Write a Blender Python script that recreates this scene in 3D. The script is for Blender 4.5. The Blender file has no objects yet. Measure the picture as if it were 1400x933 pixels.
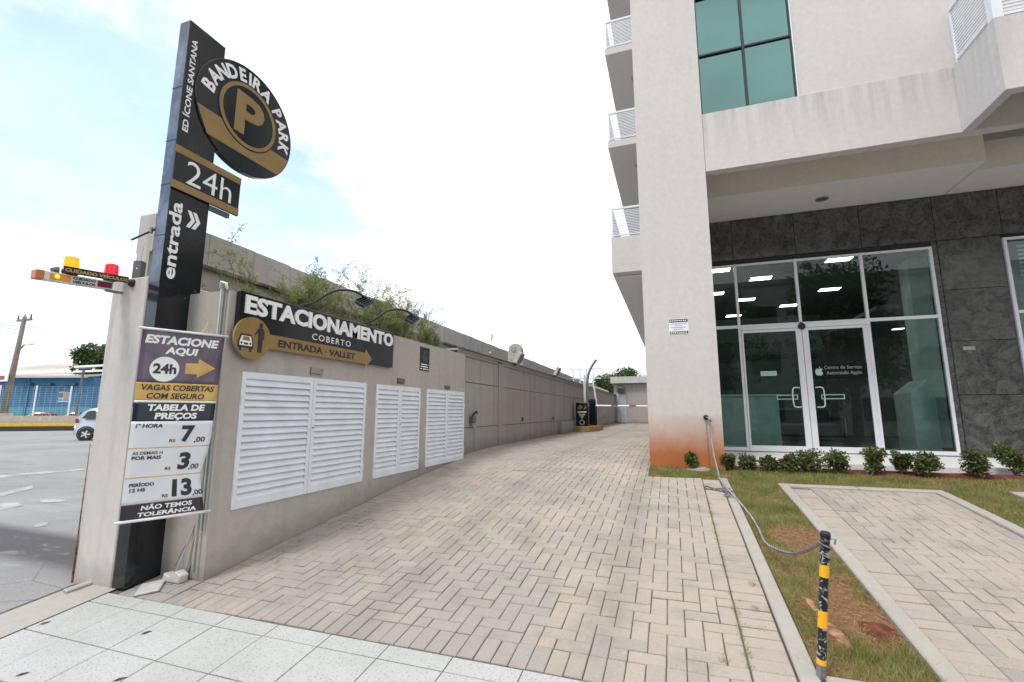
import bpy, bmesh, math, random
from mathutils import Vector, Matrix, Euler, noise
random.seed(7)
R = random.random
def U(a, b): return a + (b - a) * random.random()
D2R = math.radians
scene = bpy.context.scene
C = scene.collection

# ---------------------------------------------------------------- camera
F_PX, PITCH, YAW, CAM_H = 635.6, D2R(8.72), D2R(18.95), 0.7
cam_d = bpy.data.cameras.new('camera'); cam = bpy.data.objects.new('camera', cam_d); C.objects.link(cam)
cam.location = (0, 0, CAM_H); cam.rotation_euler = Euler((math.pi/2 + PITCH, 0, YAW), 'XYZ')
cam_d.sensor_width = 36; cam_d.lens = F_PX/1400*36; cam_d.clip_start = .05; cam_d.clip_end = 3000
scene.camera = cam
# ---------------------------------------------------------------- world and sun
SUN_EL, SUN_AZ = D2R(58), D2R(205)          # azimuth clockwise from +Y: behind the camera, a little to its left
EXPOSURE = 0.48
w = bpy.data.worlds.new('World'); scene.world = w; w.use_nodes = True
nt = w.node_tree; nt.nodes.clear()
def wn(t, **k):
    n = nt.nodes.new(t)
    for a, b in k.items(): setattr(n, a, b)
    return n
out = wn('ShaderNodeOutputWorld'); bg = wn('ShaderNodeBackground'); bg.inputs[1].default_value = 0.1
sky = wn('ShaderNodeTexSky', sky_type='NISHITA', sun_disc=False, sun_elevation=SUN_EL, sun_rotation=SUN_AZ, dust_density=1.5)
tc = wn('ShaderNodeTexCoord'); sep = wn('ShaderNodeSeparateXYZ'); nt.links.new(tc.outputs['Generated'], sep.inputs[0])
def wm(op, a, b=None, clamp=False):
    n = wn('ShaderNodeMath', operation=op, use_clamp=clamp)
    for i, v in enumerate((a, b)):
        if v is None: continue
        if isinstance(v, (int, float)): n.inputs[i].default_value = v
        else: nt.links.new(v, n.inputs[i])
    return n.outputs[0]
zz = wm('ADD', wm('MAXIMUM', sep.outputs[2], 0.0), 0.22)
comb = wn('ShaderNodeCombineXYZ')
nt.links.new(wm('DIVIDE', sep.outputs[0], zz), comb.inputs[0]); nt.links.new(wm('DIVIDE', sep.outputs[1], zz), comb.inputs[1])
mp = wn('ShaderNodeMapping'); nt.links.new(comb.outputs[0], mp.inputs[0]); mp.inputs['Location'].default_value = (3.1, 1.4, 0)
n1 = wn('ShaderNodeTexNoise'); n1.inputs['Scale'].default_value = 1.5; n1.inputs['Detail'].default_value = 9; n1.inputs['Roughness'].default_value = .62; n1.inputs['Distortion'].default_value = .25
n2 = wn('ShaderNodeTexNoise'); n2.inputs['Scale'].default_value = .45; n2.inputs['Detail'].default_value = 2
for n in (n1, n2): nt.links.new(mp.outputs[0], n.inputs['Vector'])
# broad change over the sky: denser, whiter cloud ahead and to the right, gaps towards the left
left = wm('MULTIPLY', wm('MAXIMUM', wm('SUBTRACT', wm('MULTIPLY', sep.outputs[0], -1.0), 0.22), 0.0), 0.43)
cov = wm('SUBTRACT', wm('ADD', wm('MULTIPLY', n1.outputs[0], .75), wm('MULTIPLY', n2.outputs[0], .35)), left)
mr = wn('ShaderNodeMapRange', interpolation_type='SMOOTHSTEP'); nt.links.new(cov, mr.inputs[0])
mr.inputs[1].default_value = .31; mr.inputs[2].default_value = .43
horiz = wm('SUBTRACT', 1.0, wm('MULTIPLY', sep.outputs[2], 2.6), True)
dens = wm('MAXIMUM', mr.outputs[0], wm('MULTIPLY', horiz, 1.0), True)
dens = wm('ADD', wm('MULTIPLY', dens, .68), .32, True)
mix = wn('ShaderNodeMix', data_type='RGBA'); nt.links.new(dens, mix.inputs[0])
sks = wn('ShaderNodeVectorMath', operation='SCALE'); sks.inputs[3].default_value = 2.7; nt.links.new(sky.outputs[0], sks.inputs[0])
skt = wn('ShaderNodeVectorMath', operation='MULTIPLY'); skt.inputs[1].default_value = (.83, .975, 1.09); nt.links.new(sks.outputs[0], skt.inputs[0]); nt.links.new(skt.outputs[0], mix.inputs[6]); 
n3 = wn('ShaderNodeTexNoise'); n3.inputs['Scale'].default_value = 3.1; n3.inputs['Detail'].default_value = 7; nt.links.new(mp.outputs[0], n3.inputs['Vector'])
cr_ = wn('ShaderNodeMapRange'); nt.links.new(n3.outputs[0], cr_.inputs[0]); cr_.inputs[1].default_value = .3; cr_.inputs[2].default_value = .7; cr_.inputs[3].default_value = 7.9; cr_.inputs[4].default_value = 12.5
cc_ = wn('ShaderNodeCombineXYZ'); nt.links.new(wm('MULTIPLY', cr_.outputs[0], .985), cc_.inputs[0]); nt.links.new(cr_.outputs[0], cc_.inputs[1]); nt.links.new(wm('MULTIPLY', cr_.outputs[0], 1.02), cc_.inputs[2]); nt.links.new(cc_.outputs[0], mix.inputs[7])
nt.links.new(mix.outputs[2], bg.inputs[0]); nt.links.new(bg.outputs[0], out.inputs[0])
sd = bpy.data.lights.new('sun', 'SUN'); sd.energy = 1.5; sd.angle = D2R(14); sd.color = (1, .97, .92)
so = bpy.data.objects.new('sun', sd); C.objects.link(so)
sv = Vector((math.sin(SUN_AZ)*math.cos(SUN_EL), math.cos(SUN_AZ)*math.cos(SUN_EL), math.sin(SUN_EL)))
so.rotation_euler = sv.to_track_quat('Z', 'Y').to_euler(); so.location = sv*50
vs = scene.view_settings; vs.view_transform = 'Standard'; vs.look = 'None'; vs.exposure = EXPOSURE; vs.gamma = 1; vs.use_curve_mapping = False

# ---------------------------------------------------------------- measuring helpers (photo pixel -> point on a real plane)
_r = Vector((math.cos(YAW), math.sin(YAW), 0)); _f = Vector((-math.sin(YAW)*math.cos(PITCH), math.cos(YAW)*math.cos(PITCH), math.sin(PITCH))); _u = _r.cross(_f)
def ray(px, py): return (px-700)*_r - (py-466.5)*_u + F_PX*_f
O = Vector((0, 0, CAM_H))
def onx(px, py, X): d = ray(px, py); return O + d*(X/d.x)
def ony(px, py, Y): d = ray(px, py); return O + d*(Y/d.y)
def onz(px, py, Z): d = ray(px, py); return O + d*((Z-CAM_H)/d.z)
def inview(p, m=20):
    v = Vector(p)-O; a = v.dot(_f)
    if a < .1: return False
    x = 700+F_PX*v.dot(_r)/a; y = 466.5-F_PX*v.dot(_u)/a
    return -m < x < 1400+m and -m < y < 933+m
# ground profile along the ramp (world Y -> height)
GP = [(-60, -1.2), (-1.6, -1.09), (2.45, -.605), (3.5, -.472), (4.6, -.337), (5.9, -.19), (7.4, -.065), (9.0, 0), (400, 0)]
def zg(Y):
    for (a, za), (b, zb) in zip(GP, GP[1:]):
        if a <= Y <= b: return za+(zb-za)*(Y-a)/(b-a)
    return GP[0][1] if Y < GP[0][0] else 0
def ong(px, py):
    d = ray(px, py); t = .001
    while t < .3:
        p = O+d*t
        if p.z < zg(p.y): break
        t *= 1.0008
    return p
def slope(Y): return (zg(Y+.05)-zg(Y-.05))/.1

# ---------------------------------------------------------------- materials
MATS = {}
class NT:
    def __init__(s, name):
        s.m = bpy.data.materials.new(name); s.m.use_nodes = True; s.t = s.m.node_tree; s.b = s.t.nodes['Principled BSDF']; s.o = s.t.nodes['Material Output']
    def n(s, t, **k):
        x = s.t.nodes.new(t)
        for a, b in k.items(): setattr(x, a, b)
        return x
    def l(s, a, b): s.t.links.new(a, b)
    def math(s, op, a, b=0.0, clamp=False):
        x = s.n('ShaderNodeMath', operation=op, use_clamp=clamp)
        for i, v in enumerate((a, b)):
            if isinstance(v, (int, float)): x.inputs[i].default_value = v
            else: s.l(v, x.inputs[i])
        return x.outputs[0]
    def pos(s, scale=(1, 1, 1), obj=False):
        m = s.n('ShaderNodeMapping'); m.inputs['Scale'].default_value = scale
        if obj: s.l(s.n('ShaderNodeTexCoord').outputs['Object'], m.inputs[0])
        else: s.l(s.n('ShaderNodeNewGeometry').outputs['Position'], m.inputs[0])
        return m.outputs[0]
    def noise(s, scale, detail=4, rough=.55, vec=None, dist=0):
        x = s.n('ShaderNodeTexNoise'); x.inputs['Scale'].default_value = scale; x.inputs['Detail'].default_value = detail; x.inputs['Roughness'].default_value = rough; x.inputs['Distortion'].default_value = dist
        s.l(vec if vec is not None else s.pos(), x.inputs['Vector']); return x.outputs[0]
    def ramp(s, f, a, b, lo=0., hi=1.):
        x = s.n('ShaderNodeMapRange'); s.l(f, x.inputs[0]); x.inputs[1].default_value = a; x.inputs[2].default_value = b; x.inputs[3].default_value = lo; x.inputs[4].default_value = hi; return x.outputs[0]
    def mix(s, f, a, b, mode='MIX'):
        x = s.n('ShaderNodeMix', data_type='RGBA', blend_type=mode)
        if isinstance(f, (int, float)): x.inputs[0].default_value = f
        else: s.l(f, x.inputs[0])
        for i, v in ((6, a), (7, b)):
            if isinstance(v, (tuple, list)): x.inputs[i].default_value = tuple(v[:3])+(1,)
            else: s.l(v, x.inputs[i])
        return x.outputs[2]
    def col(s, c):
        if isinstance(c, (tuple, list)): s.b.inputs['Base Color'].default_value = tuple(c[:3])+(1,)
        else: s.l(c, s.b.inputs['Base Color'])
    def bump(s, h, st, dist=.01):
        x = s.n('ShaderNodeBump'); x.inputs['Strength'].default_value = st; x.inputs['Distance'].default_value = dist; s.l(h, x.inputs['Height']); s.l(x.outputs[0], s.b.inputs['Normal'])
    def rough(s, r): 
        if isinstance(r, (int, float)): s.b.inputs['Roughness'].default_value = r
        else: s.l(r, s.b.inputs['Roughness'])
def plain(name, c, rough=.5, metal=0, var=.12, nscale=6, bump=0., bscale=60, spec=.5, coat=0):
    if name in MATS: return MATS[name]
    t = NT(name); f = t.noise(nscale, 5)
    c2 = tuple(max(0, x*(1-var*1.6)) for x in c); c1 = tuple(min(1, x*(1+var)) for x in c)
    t.col(t.mix(t.ramp(f, .3, .7), c2, c1)); t.rough(rough); t.b.inputs['Metallic'].default_value = metal; t.b.inputs['Specular IOR Level'].default_value = spec
    if coat: t.b.inputs['Coat Weight'].default_value = coat
    if bump: t.bump(t.noise(bscale, 4), bump, .004)
    MATS[name] = t.m; return t.m
def stucco(name, c, stain=(.2, .17, .14), streak=.35, blotch=.25, red=False, bs=.25, fade=None):
    t = NT(name)
    big = t.noise(.9, 6, .6); fine = t.noise(14, 5, .6)
    st = t.noise(5.5, 6, .65, t.pos((1, 1, .07)))
    base = t.mix(t.ramp(fine, .3, .75), tuple(x*.93 for x in c), tuple(min(1, x*1.05) for x in c))
    base = t.mix(t.math('MULTIPLY', t.ramp(big, .45, .75), blotch), base, tuple(.6*a+.4*b for a, b in zip(c, stain)))
    base = t.mix(t.math('MULTIPLY', t.ramp(st, .5, .78), streak), base, stain)
    if not red and not fade and (bs < .4 or bs > .8):      # dirt splashed up from the ramp, hairline cracks
        g = t.n('ShaderNodeSeparateXYZ'); t.l(t.pos(), g.inputs[0])
        hh_ = t.math('ADD', g.outputs[2], t.math('MULTIPLY', t.math('MAXIMUM', t.math('SUBTRACT', 7.2, g.outputs[1]), 0.0), .125))
        hh_ = t.math('SUBTRACT', hh_, t.math('MULTIPLY', t.noise(4, 6, .75), .40))
        base = t.mix(t.ramp(hh_, .02, -.22, 0, .55), base, stain)
        vo = t.n('ShaderNodeTexVoronoi', feature='DISTANCE_TO_EDGE'); vo.inputs['Scale'].default_value = .8
        ad = t.n('ShaderNodeVectorMath', operation='ADD'); t.l(t.pos(), ad.inputs[0]); nn = t.n('ShaderNodeTexNoise'); nn.inputs['Scale'].default_value = 2.5; nn.inputs['Detail'].default_value = 6; t.l(t.pos(), nn.inputs['Vector']); sc_ = t.n('ShaderNodeVectorMath', operation='SCALE'); sc_.inputs[3].default_value = .9; t.l(nn.outputs['Color'], sc_.inputs[0]); t.l(sc_.outputs[0], ad.inputs[1]); t.l(ad.outputs[0], vo.inputs['Vector'])
        base = t.mix(t.math('MULTIPLY', t.ramp(vo.outputs['Distance'], .004, .0, 0, .7 if bs > .6 else .0), t.ramp(t.noise(.8, 2), .5, .56)), base, (.09, .08, .07))
        base = t.mix(t.ramp(t.noise(38, 3, .8), .70, .76, 0, .3), base, (.62, .60, .57))
    if red:      # splashed red earth near the ground
        g = t.n('ShaderNodeSeparateXYZ'); t.l(t.pos(), g.inputs[0])
        h = t.math('ADD', g.outputs[2], t.math('MULTIPLY', t.math('SUBTRACT', t.noise(3, 6, .7), .5), .30))
        base = t.mix(t.ramp(h, .70, .10, 0, 1.0, ), base, (.42, .15, .055)) 
    if fade:
        g = t.n('ShaderNodeSeparateXYZ'); t.l(t.pos(), g.inputs[0])
        z1, z0 = fade
        drip = t.noise(9, 5, .7, t.pos((1, 1, .05)))
        k = t.math('MULTIPLY', t.ramp(drip, .42, .68), t.ramp(g.outputs[2], z0, z1, 0, .38))
        base = t.mix(t.math('MAXIMUM', k, 0.0, True), base, (.23, .19, .17))
    t.col(base); t.rough(.85); t.b.inputs['Specular IOR Level'].default_value = .25
    t.bump(t.math('ADD', t.noise(90, 4), t.math('MULTIPLY', t.noise(7, 3), .6)), bs, .006)
    MATS[name] = t.m; return t.m
def paver_mat(name, warm, grey, tracks=True):
    t = NT(name)
    a = t.n('ShaderNodeAttribute', attribute_name='rnd'); oi = t.n('ShaderNodeObjectInfo')
    rnd = t.math('FRACT', t.math('ADD', a.outputs['Fac'], oi.outputs['Random']))
    r2 = t.math('FRACT', t.math('MULTIPLY', rnd, 7.31))
    big = t.noise(.55, 4, .55); mid = t.noise(2.6, 5, .6); fine = t.noise(55, 5, .7); grit = t.noise(260, 2, .5)
    f = t.ramp(t.math('ADD', big, t.math('MULTIPLY', t.math('SUBTRACT', r2, .5), .22)), .40, .58)
    if tracks:
        s = t.n('ShaderNodeSeparateXYZ'); t.l(t.pos(), s.inputs[0])
        f = t.math('ADD', f, t.ramp(t.math('ADD', s.outputs[0], t.math('MULTIPLY', big, 1.3)), -1.1, 1.1, -.3, .75), True)
    base = t.mix(f, grey, warm)
    base = t.mix(t.ramp(rnd, 0, 1, 0, .17), base, tuple(x*.66 for x in grey))
    base = t.mix(t.math('MULTIPLY', t.ramp(r2, .90, .96), .12), base, (.50, .34, .24))
    base = t.mix(t.ramp(mid, .50, .74, 0, .5), base, tuple(x*.55 for x in grey))
    if tracks:      # tyre-darkened lanes and oil drips
        lane = t.math('ADD', t.math('ABSOLUTE', t.math('SUBTRACT', t.math('ABSOLUTE', t.math('ADD', s.outputs[0], 1.15)), .72)), t.math('MULTIPLY', t.noise(1.4, 5, .65), .55))
        base = t.mix(t.ramp(lane, .46, .26, 0, .38), base, (.225, .205, .188))
    base = t.mix(t.ramp(t.noise(7.5, 6, .75), .64, .74, 0, .45), base, (.17, .16, .145))
    base = t.mix(t.ramp(t.noise(4.2, 7, .8), .60, .72, 0, .35), base, (.58, .54, .47))
    base = t.mix(t.ramp(fine, .55, .8, 0, .35), base, (.62, .58, .51))
    base = t.mix(t.ramp(grit, .54, .70, 0, .5), base, (.17, .145, .12))
    t.col(base); t.rough(.9); t.b.inputs['Specular IOR Level'].default_value = .2
    t.bump(t.math('ADD', t.math('ADD', fine, t.noise(24, 5, .7)), t.math('MULTIPLY', grit, .6)), .75, .006)
    MATS[name] = t.m; return t.m
M_pav = paver_mat('driveway_paver', (.455, .395, .335), (.375, .345, .315))
M_pav2 = paver_mat('bay_paver', (.425, .365, .305), (.37, .335, .30), False)
t = NT('joint_sand'); t.col(t.mix(t.ramp(t.noise(3, 5, .6), .56, .72), (.115, .095, .075), (.075, .085, .035))); t.rough(1); M_joint = t.m
# terrazzo-like sidewalk tile
t = NT('granilite_tile'); v = t.n('ShaderNodeTexVoronoi'); v.inputs['Scale'].default_value = 62; t.l(t.pos(), v.inputs['Vector'])
oi = t.n('ShaderNodeObjectInfo')
b = t.mix(t.ramp(t.noise(1.7, 6, .65), .35, .8), (.47, .475, .465), (.37, .375, .355))
b = t.mix(t.ramp(v.outputs['Distance'], .16, .34, .7, 0), b, (.20, .20, .19))
b = t.mix(t.ramp(t.noise(42, 4, .7), .56, .74, 0, .4), b, (.30, .30, .28))
b = t.mix(t.math('MULTIPLY', oi.outputs['Random'], .13), b, (.38, .36, .30))
b = t.mix(t.ramp(t.noise(3.2, 6, .7), .60, .8, 0, .35), b, (.33, .31, .25))
t.col(b); t.rough(.75); t.bump(t.noise(120, 3), .15, .003); M_tile = t.m
M_conc = stucco('concrete', (.38, .36, .33), (.16, .15, .13), .2, .5, bs=.5)
M_kerb = stucco('kerb_concrete', (.41, .38, .34), (.2, .18, .15), .1, .6, bs=.6)
# asphalt with worn paint and a dark strip
t = NT('asphalt'); p = t.pos(); s = t.n('ShaderNodeSeparateXYZ'); t.l(p, s.inputs[0])
b = t.mix(t.ramp(t.noise(.35, 6, .6), .35, .68), (.20, .197, .195), (.285, .28, .275))
b = t.mix(t.ramp(t.noise(70, 3, .7), .4, .75, 0, .5), b, (.43, .42, .40))
b = t.mix(t.ramp(t.noise(1.1, 7, .7, t.pos((.35, 1, 1))), .52, .72, 0, .55), b, (.15, .145, .145))
yy = t.math('ADD', s.outputs[1], t.math('MULTIPLY', s.outputs[0], .04))
band = t.math('MULTIPLY', t.ramp(yy, 2.42, 2.60), t.ramp(yy, 3.25, 3.05))
b = t.mix(t.math('MULTIPLY', band, .92), b, (.065, .06, .062))
b = t.mix(t.ramp(t.noise(2.2, 8, .75, t.pos((1, 2.5, 1))), .57, .66, 0, .35), b, (.38, .37, .345))
b = t.mix(t.ramp(t.noise(.9, 8, .8, t.pos((.5, 1.3, 1))), .55, .60, 0, .35), b, (.17, .165, .16))
b = t.mix(t.ramp(t.noise(25, 4, .8), .55, .70, 0, .4), b, (.15, .145, .14))
vo = t.n('ShaderNodeTexVoronoi', feature='DISTANCE_TO_EDGE'); vo.inputs['Scale'].default_value = .55; t.l(t.pos((1, 1.6, 1)), vo.inputs['Vector'])
b = t.mix(t.ramp(vo.outputs['Distance'], .006, .0, 0, .45), b, (.07, .07, .07))
t.col(b); t.rough(.9); t.bump(t.noise(150, 3), .5, .006); M_asph = t.m
M_wallT = stucco('tan_painted_wall', (.425, .392, .36), (.17, .15, .13), .30, .25)
M_wallW = stucco('weathered_end_wall', (.57, .545, .52), (.24, .23, .22), .45, .3)
M_bound = stucco('boundary_wall_paint', (.38, .352, .325), (.16, .14, .12), .45, .45)
M_old = stucco('old_bare_wall', (.50, .48, .445), (.12, .11, .10), .5, .55, bs=.9)
M_bld = stucco('cream_render', (.60, .572, .545), (.36, .32, .29), .12, .22, red=True, bs=.15)
M_band = stucco('cream_render_streaked', (.60, .572, .55), (.30, .25, .23), .15, .15, bs=.15, fade=(5.34, 4.55))
M_tan = stucco('recess_render', (.76, .725, .65), (.3, .26, .2), .1, .2, bs=.12)
M_white = plain('white_soffit', (.70, .69, .68), .8, var=.03)
M_alu = plain('white_aluminium', (.74, .76, .80), .35, var=.03, spec=.5)
M_louv = plain('white_louvre_paint', (.71, .745, .80), .4, var=.05, nscale=5)
M_dark = plain('dark_void', (.015, .015, .015), .9)
M_black = plain('black_sign_enamel', (.012, .014, .017), .14, var=.3, nscale=3, spec=.5)
M_blackm = plain('black_matte', (.015, .016, .018), .55, var=.2)
M_gold = plain('gold_vinyl', (.26, .165, .055), .35, var=.08)
M_goldb = plain('banner_gold', (.60, .38, .11), .5, var=.12, nscale=10)
M_letter = plain('white_letter', (.80, .81, .82), .4, var=.02)
M_ink = plain('dark_ink', (.022, .02, .026), .5, var=.1)
M_steel = plain('galvanised_steel', (.30, .31, .32), .45, .8, var=.2, nscale=30)
M_greym = plain('grey_enamel', (.10, .115, .125), .4)
M_wire = plain('cable_grey', (.33, .35, .34), .5)
M_rope = plain('cream_string', (.55, .48, .34), .9)
M_soil = plain('red_soil', (.15, .042, .022), 1, var=.4, nscale=14, bump=.8, bscale=50)
M_rust = plain('rust', (.30, .10, .03), .9, var=.5, nscale=20)
M_yel = plain('yellow_paint', (.72, .42, .02), .5, var=.15, nscale=20)
M_frameb = plain('black_window_frame', (.02, .02, .022), .35)
# granite cladding
t = NT('dark_granite'); p = t.pos(); oi = t.n('ShaderNodeObjectInfo')
cv = t.n('ShaderNodeVectorMath', operation='ADD'); t.l(p, cv.inputs[0]); sc = t.n('ShaderNodeVectorMath', operation='SCALE'); sc.inputs[0].default_value = (37, 11, 23); t.l(oi.outputs['Random'], sc.inputs[3]); t.l(sc.outputs[0], cv.inputs[1])
g1 = t.noise(3.2, 9, .68, cv.outputs[0], 2.2); g2 = t.noise(26, 5, .7, cv.outputs[0], .5)
b = t.mix(t.ramp(g1, .38, .68), (.034, .036, .035), (.145, .145, .137)); b = t.mix(t.ramp(g2, .5, .8, 0, .5), b, (.19, .185, .17))
b = t.mix(t.ramp(t.noise(1.3, 3, .5, cv.outputs[0]), .55, .8, 0, .5), b, (.082, .084, .074))
t.col(b); t.rough(t.ramp(g2, .3, .8, .22, .38)); t.b.inputs['Specular IOR Level'].default_value = .45; t.bump(g2, .08, .002); M_gran = t.m
def glass(name, tint, refl=1.0, ior=1.5, gl=(1, 1, 1), rough=.01, base=0.0):
    m = bpy.data.materials.new(name); m.use_nodes = True; n = m.node_tree; n.nodes.clear()
    o = n.nodes.new('ShaderNodeOutputMaterial'); tr = n.nodes.new('ShaderNodeBsdfTransparent'); tr.inputs[0].default_value = tint+(1,)
    g = n.nodes.new('ShaderNodeBsdfGlossy'); g.inputs[0].default_value = gl+(1,); g.inputs['Roughness'].default_value = rough
    fr = n.nodes.new('ShaderNodeFresnel'); fr.inputs[0].default_value = ior; mm = n.nodes.new('ShaderNodeMath'); mm.operation = 'MULTIPLY_ADD'; mm.inputs[1].default_value = refl; mm.inputs[2].default_value = base; mm.use_clamp = True
    mx = n.nodes.new('ShaderNodeMixShader'); n.links.new(fr.outputs[0], mm.inputs[0]); n.links.new(mm.outputs[0], mx.inputs[0]); n.links.new(tr.outputs[0], mx.inputs[1]); n.links.new(g.outputs[0], mx.inputs[2]); n.links.new(mx.outputs[0], o.inputs[0])
    return m
M_glass = glass('green_shop_glass', (.78, .91, .88), .9, 1.45)
M_solar = glass('teal_solar_glass', (.20, .36, .34), .7, 1.5, (.36, .62, .59), .015, .30)
def emit(name, c, s):
    t = NT(name); t.col(c); t.b.inputs['Emission Color'].default_value = c+(1,); t.b.inputs['Emission Strength'].default_value = s; return t.m
M_lamp = emit('lit_lamp_panel', (1, .98, .94), 8)
def leafmat(name, a, b, c=None, trans=.25):
    t = NT(name); at = t.n('ShaderNodeAttribute', attribute_name='rnd')
    k = t.mix(at.outputs['Fac'], a, b)
    if c: k = t.mix(t.math('MULTIPLY', t.ramp(t.math('FRACT', t.math('MULTIPLY', at.outputs['Fac'], 9.7)), .80, .92), 1.0), k, c)
    t.col(k); t.rough(.6); t.b.inputs['Specular IOR Level'].default_value = .3
    tb = t.n('ShaderNodeBsdfTranslucent'); t.l(k, tb.inputs[0]); mx = t.n('ShaderNodeMixShader'); mx.inputs[0].default_value = trans
    t.l(t.b.outputs[0], mx.inputs[1]); t.l(tb.outputs[0], mx.inputs[2]); t.l(mx.outputs[0], t.o.inputs[0]); return t.m
M_grass = leafmat('grass_blade', (.14, .22, .045), (.42, .42, .16), (.48, .31, .17), .4)
M_shrub = leafmat('shrub_leaf', (.025, .045, .016), (.17, .23, .07), (.20, .10, .05))
M_weed = leafmat('weed_leaf', (.13, .19, .06), (.33, .39, .16), (.36, .29, .18), .45)
M_tree = leafmat('tree_leaf', (.022, .05, .014), (.10, .17, .04))
M_bark = plain('bark', (.13, .10, .075), .9, var=.3, nscale=20)

# ---------------------------------------------------------------- mesh helpers
class MB:
    def __init__(s): s.v = []; s.f = []; s.a = []
    def box(s, x0, x1, y0, y1, z0, z1, rot=None, c=None):
        b = len(s.v); P = [(x, y, z) for z in (z0, z1) for y in (y0, y1) for x in (x0, x1)]
        if rot is not None:
            cc = Vector(((x0+x1)/2, (y0+y1)/2, (z0+z1)/2)) if c is None else Vector(c)
            P = [tuple(rot @ (Vector(p)-cc)+cc) for p in P]
        s.v += P; s.f += [tuple(b+i for i in q) for q in ((0, 2, 3, 1), (4, 5, 7, 6), (0, 1, 5, 4), (2, 6, 7, 3), (0, 4, 6, 2), (1, 3, 7, 5))]
        return s
    def quad(s, *p): b = len(s.v); s.v += [tuple(q) for q in p]; s.f.append(tuple(range(b, b+len(p)))); return s
    def prism(s, pts, y0, y1):       # outline in x,z (counter-clockwise seen from -y), extruded along y
        b = len(s.v); n = len(pts); s.v += [(p[0], y0, p[1]) for p in pts]+[(p[0], y1, p[1]) for p in pts]
        s.f.append(tuple(b+i for i in range(n))); s.f.append(tuple(b+n+i for i in reversed(range(n))))
        for i in range(n): j = (i+1) % n; s.f.append((b+i, b+n+i, b+n+j, b+j))
        return s
    def ring(s, cx, cz, r0, r1, y0, y1, n=48, sx=1):
        b = len(s.v)
        for i in range(n):
            a = 2*math.pi*i/n; c, q = math.cos(a), math.sin(a)
            s.v += [(cx+sx*r0*c, y0, cz+r0*q), (cx+sx*r1*c, y0, cz+r1*q), (cx+sx*r1*c, y1, cz+r1*q), (cx+sx*r0*c, y1, cz+r0*q)]
        for i in range(n):
            j = (i+1) % n
            for k in range(4): l = (k+1) % 4; s.f.append((b+4*i+k, b+4*i+l, b+4*j+l, b+4*j+k))
        return s
    def tube(s, pts, r, n=8, cap=True):
        pts = [Vector(p) for p in pts]; rs = r if isinstance(r, (list, tuple)) else [r]*len(pts); b = len(s.v); up = Vector((0, 0, 1)); prev = None
        for i, p in enumerate(pts):
            d = (pts[min(i+1, len(pts)-1)]-pts[max(i-1, 0)]).normalized()
            a = prev if prev is not None else (up.cross(d) if abs(d.z) < .95 else Vector((1, 0, 0)).cross(d))
            a = (a-d*a.dot(d)).normalized(); prev = a; c = d.cross(a)
            for k in range(n): t = 2*math.pi*k/n; s.v.append(tuple(p+(a*math.cos(t)+c*math.sin(t))*rs[i]))
        for i in range(len(pts)-1):
            for k in range(n): l = (k+1) % n; s.f.append((b+i*n+k, b+i*n+l, b+(i+1)*n+l, b+(i+1)*n+k))
        if cap: s.f.append(tuple(b+k for k in reversed(range(n)))); s.f.append(tuple(b+(len(pts)-1)*n+k for k in range(n)))
        return s
    def lathe(s, cx, cy, prof, n=20, axis='z'):
        b = len(s.v)
        for (r, h) in prof:
            for k in range(n):
                t = 2*math.pi*k/n; x, y = r*math.cos(t), r*math.sin(t)
                s.v.append((cx+x, cy+y, h) if axis == 'z' else (cx+x, h, cy+y))
        for i in range(len(prof)-1):
            for k in range(n):
                l = (k+1) % n; q = (b+i*n+k, b+i*n+l, b+(i+1)*n+l, b+(i+1)*n+k); s.f.append(q if axis == 'z' else q[::-1])
        return s
    def build(s, name, mat, parent=None, smooth=False, bevel=0, seg=1, kind=None, label=None):
        me = bpy.data.meshes.new(name); me.from_pydata(s.v, [], s.f)
        if bevel:
            bm = bmesh.new(); bm.from_mesh(me); bmesh.ops.remove_doubles(bm, verts=bm.verts, dist=1e-5)
            bmesh.ops.bevel(bm, geom=[e for e in bm.edges if len(e.link_faces) == 2 and e.calc_face_angle(0) > .5], offset=bevel, segments=seg, affect='EDGES', profile=.6); bm.to_mesh(me); bm.free()
        if s.a:
            at = me.attributes.new('rnd', 'FLOAT', 'FACE'); at.data.foreach_set('value', s.a)
        me.materials.append(mat)
        if smooth: me.polygons.foreach_set('use_smooth', [True]*len(me.polygons))
        me.update(); return link(name, me, parent, kind, label)
def link(name, me, parent=None, kind=None, label=None):
    o = bpy.data.objects.new(name, me); C.objects.link(o)
    if parent is not None: o.parent = parent
    if kind: o['kind'] = kind
    if label: o['label'] = label
    return o
def thing(name, label, cat, loc=(0, 0, 0), rz=0, group=None):
    o = bpy.data.objects.new(name, None); C.objects.link(o); o.location = loc; o.rotation_euler = (0, 0, rz); o.empty_display_size = .2
    o['label'] = label; o['category'] = cat
    if group: o['group'] = group
    return o
def tag(o, label, cat, group=None):
    o['label'] = label; o['category'] = cat
    if group: o['group'] = group
    return o
def struct(o, cat=None): o['kind'] = 'structure'; return o
def B(x0, x1, y0, y1, z0, z1, **k): return MB().box(x0, x1, y0, y1, z0, z1, **k)
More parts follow.
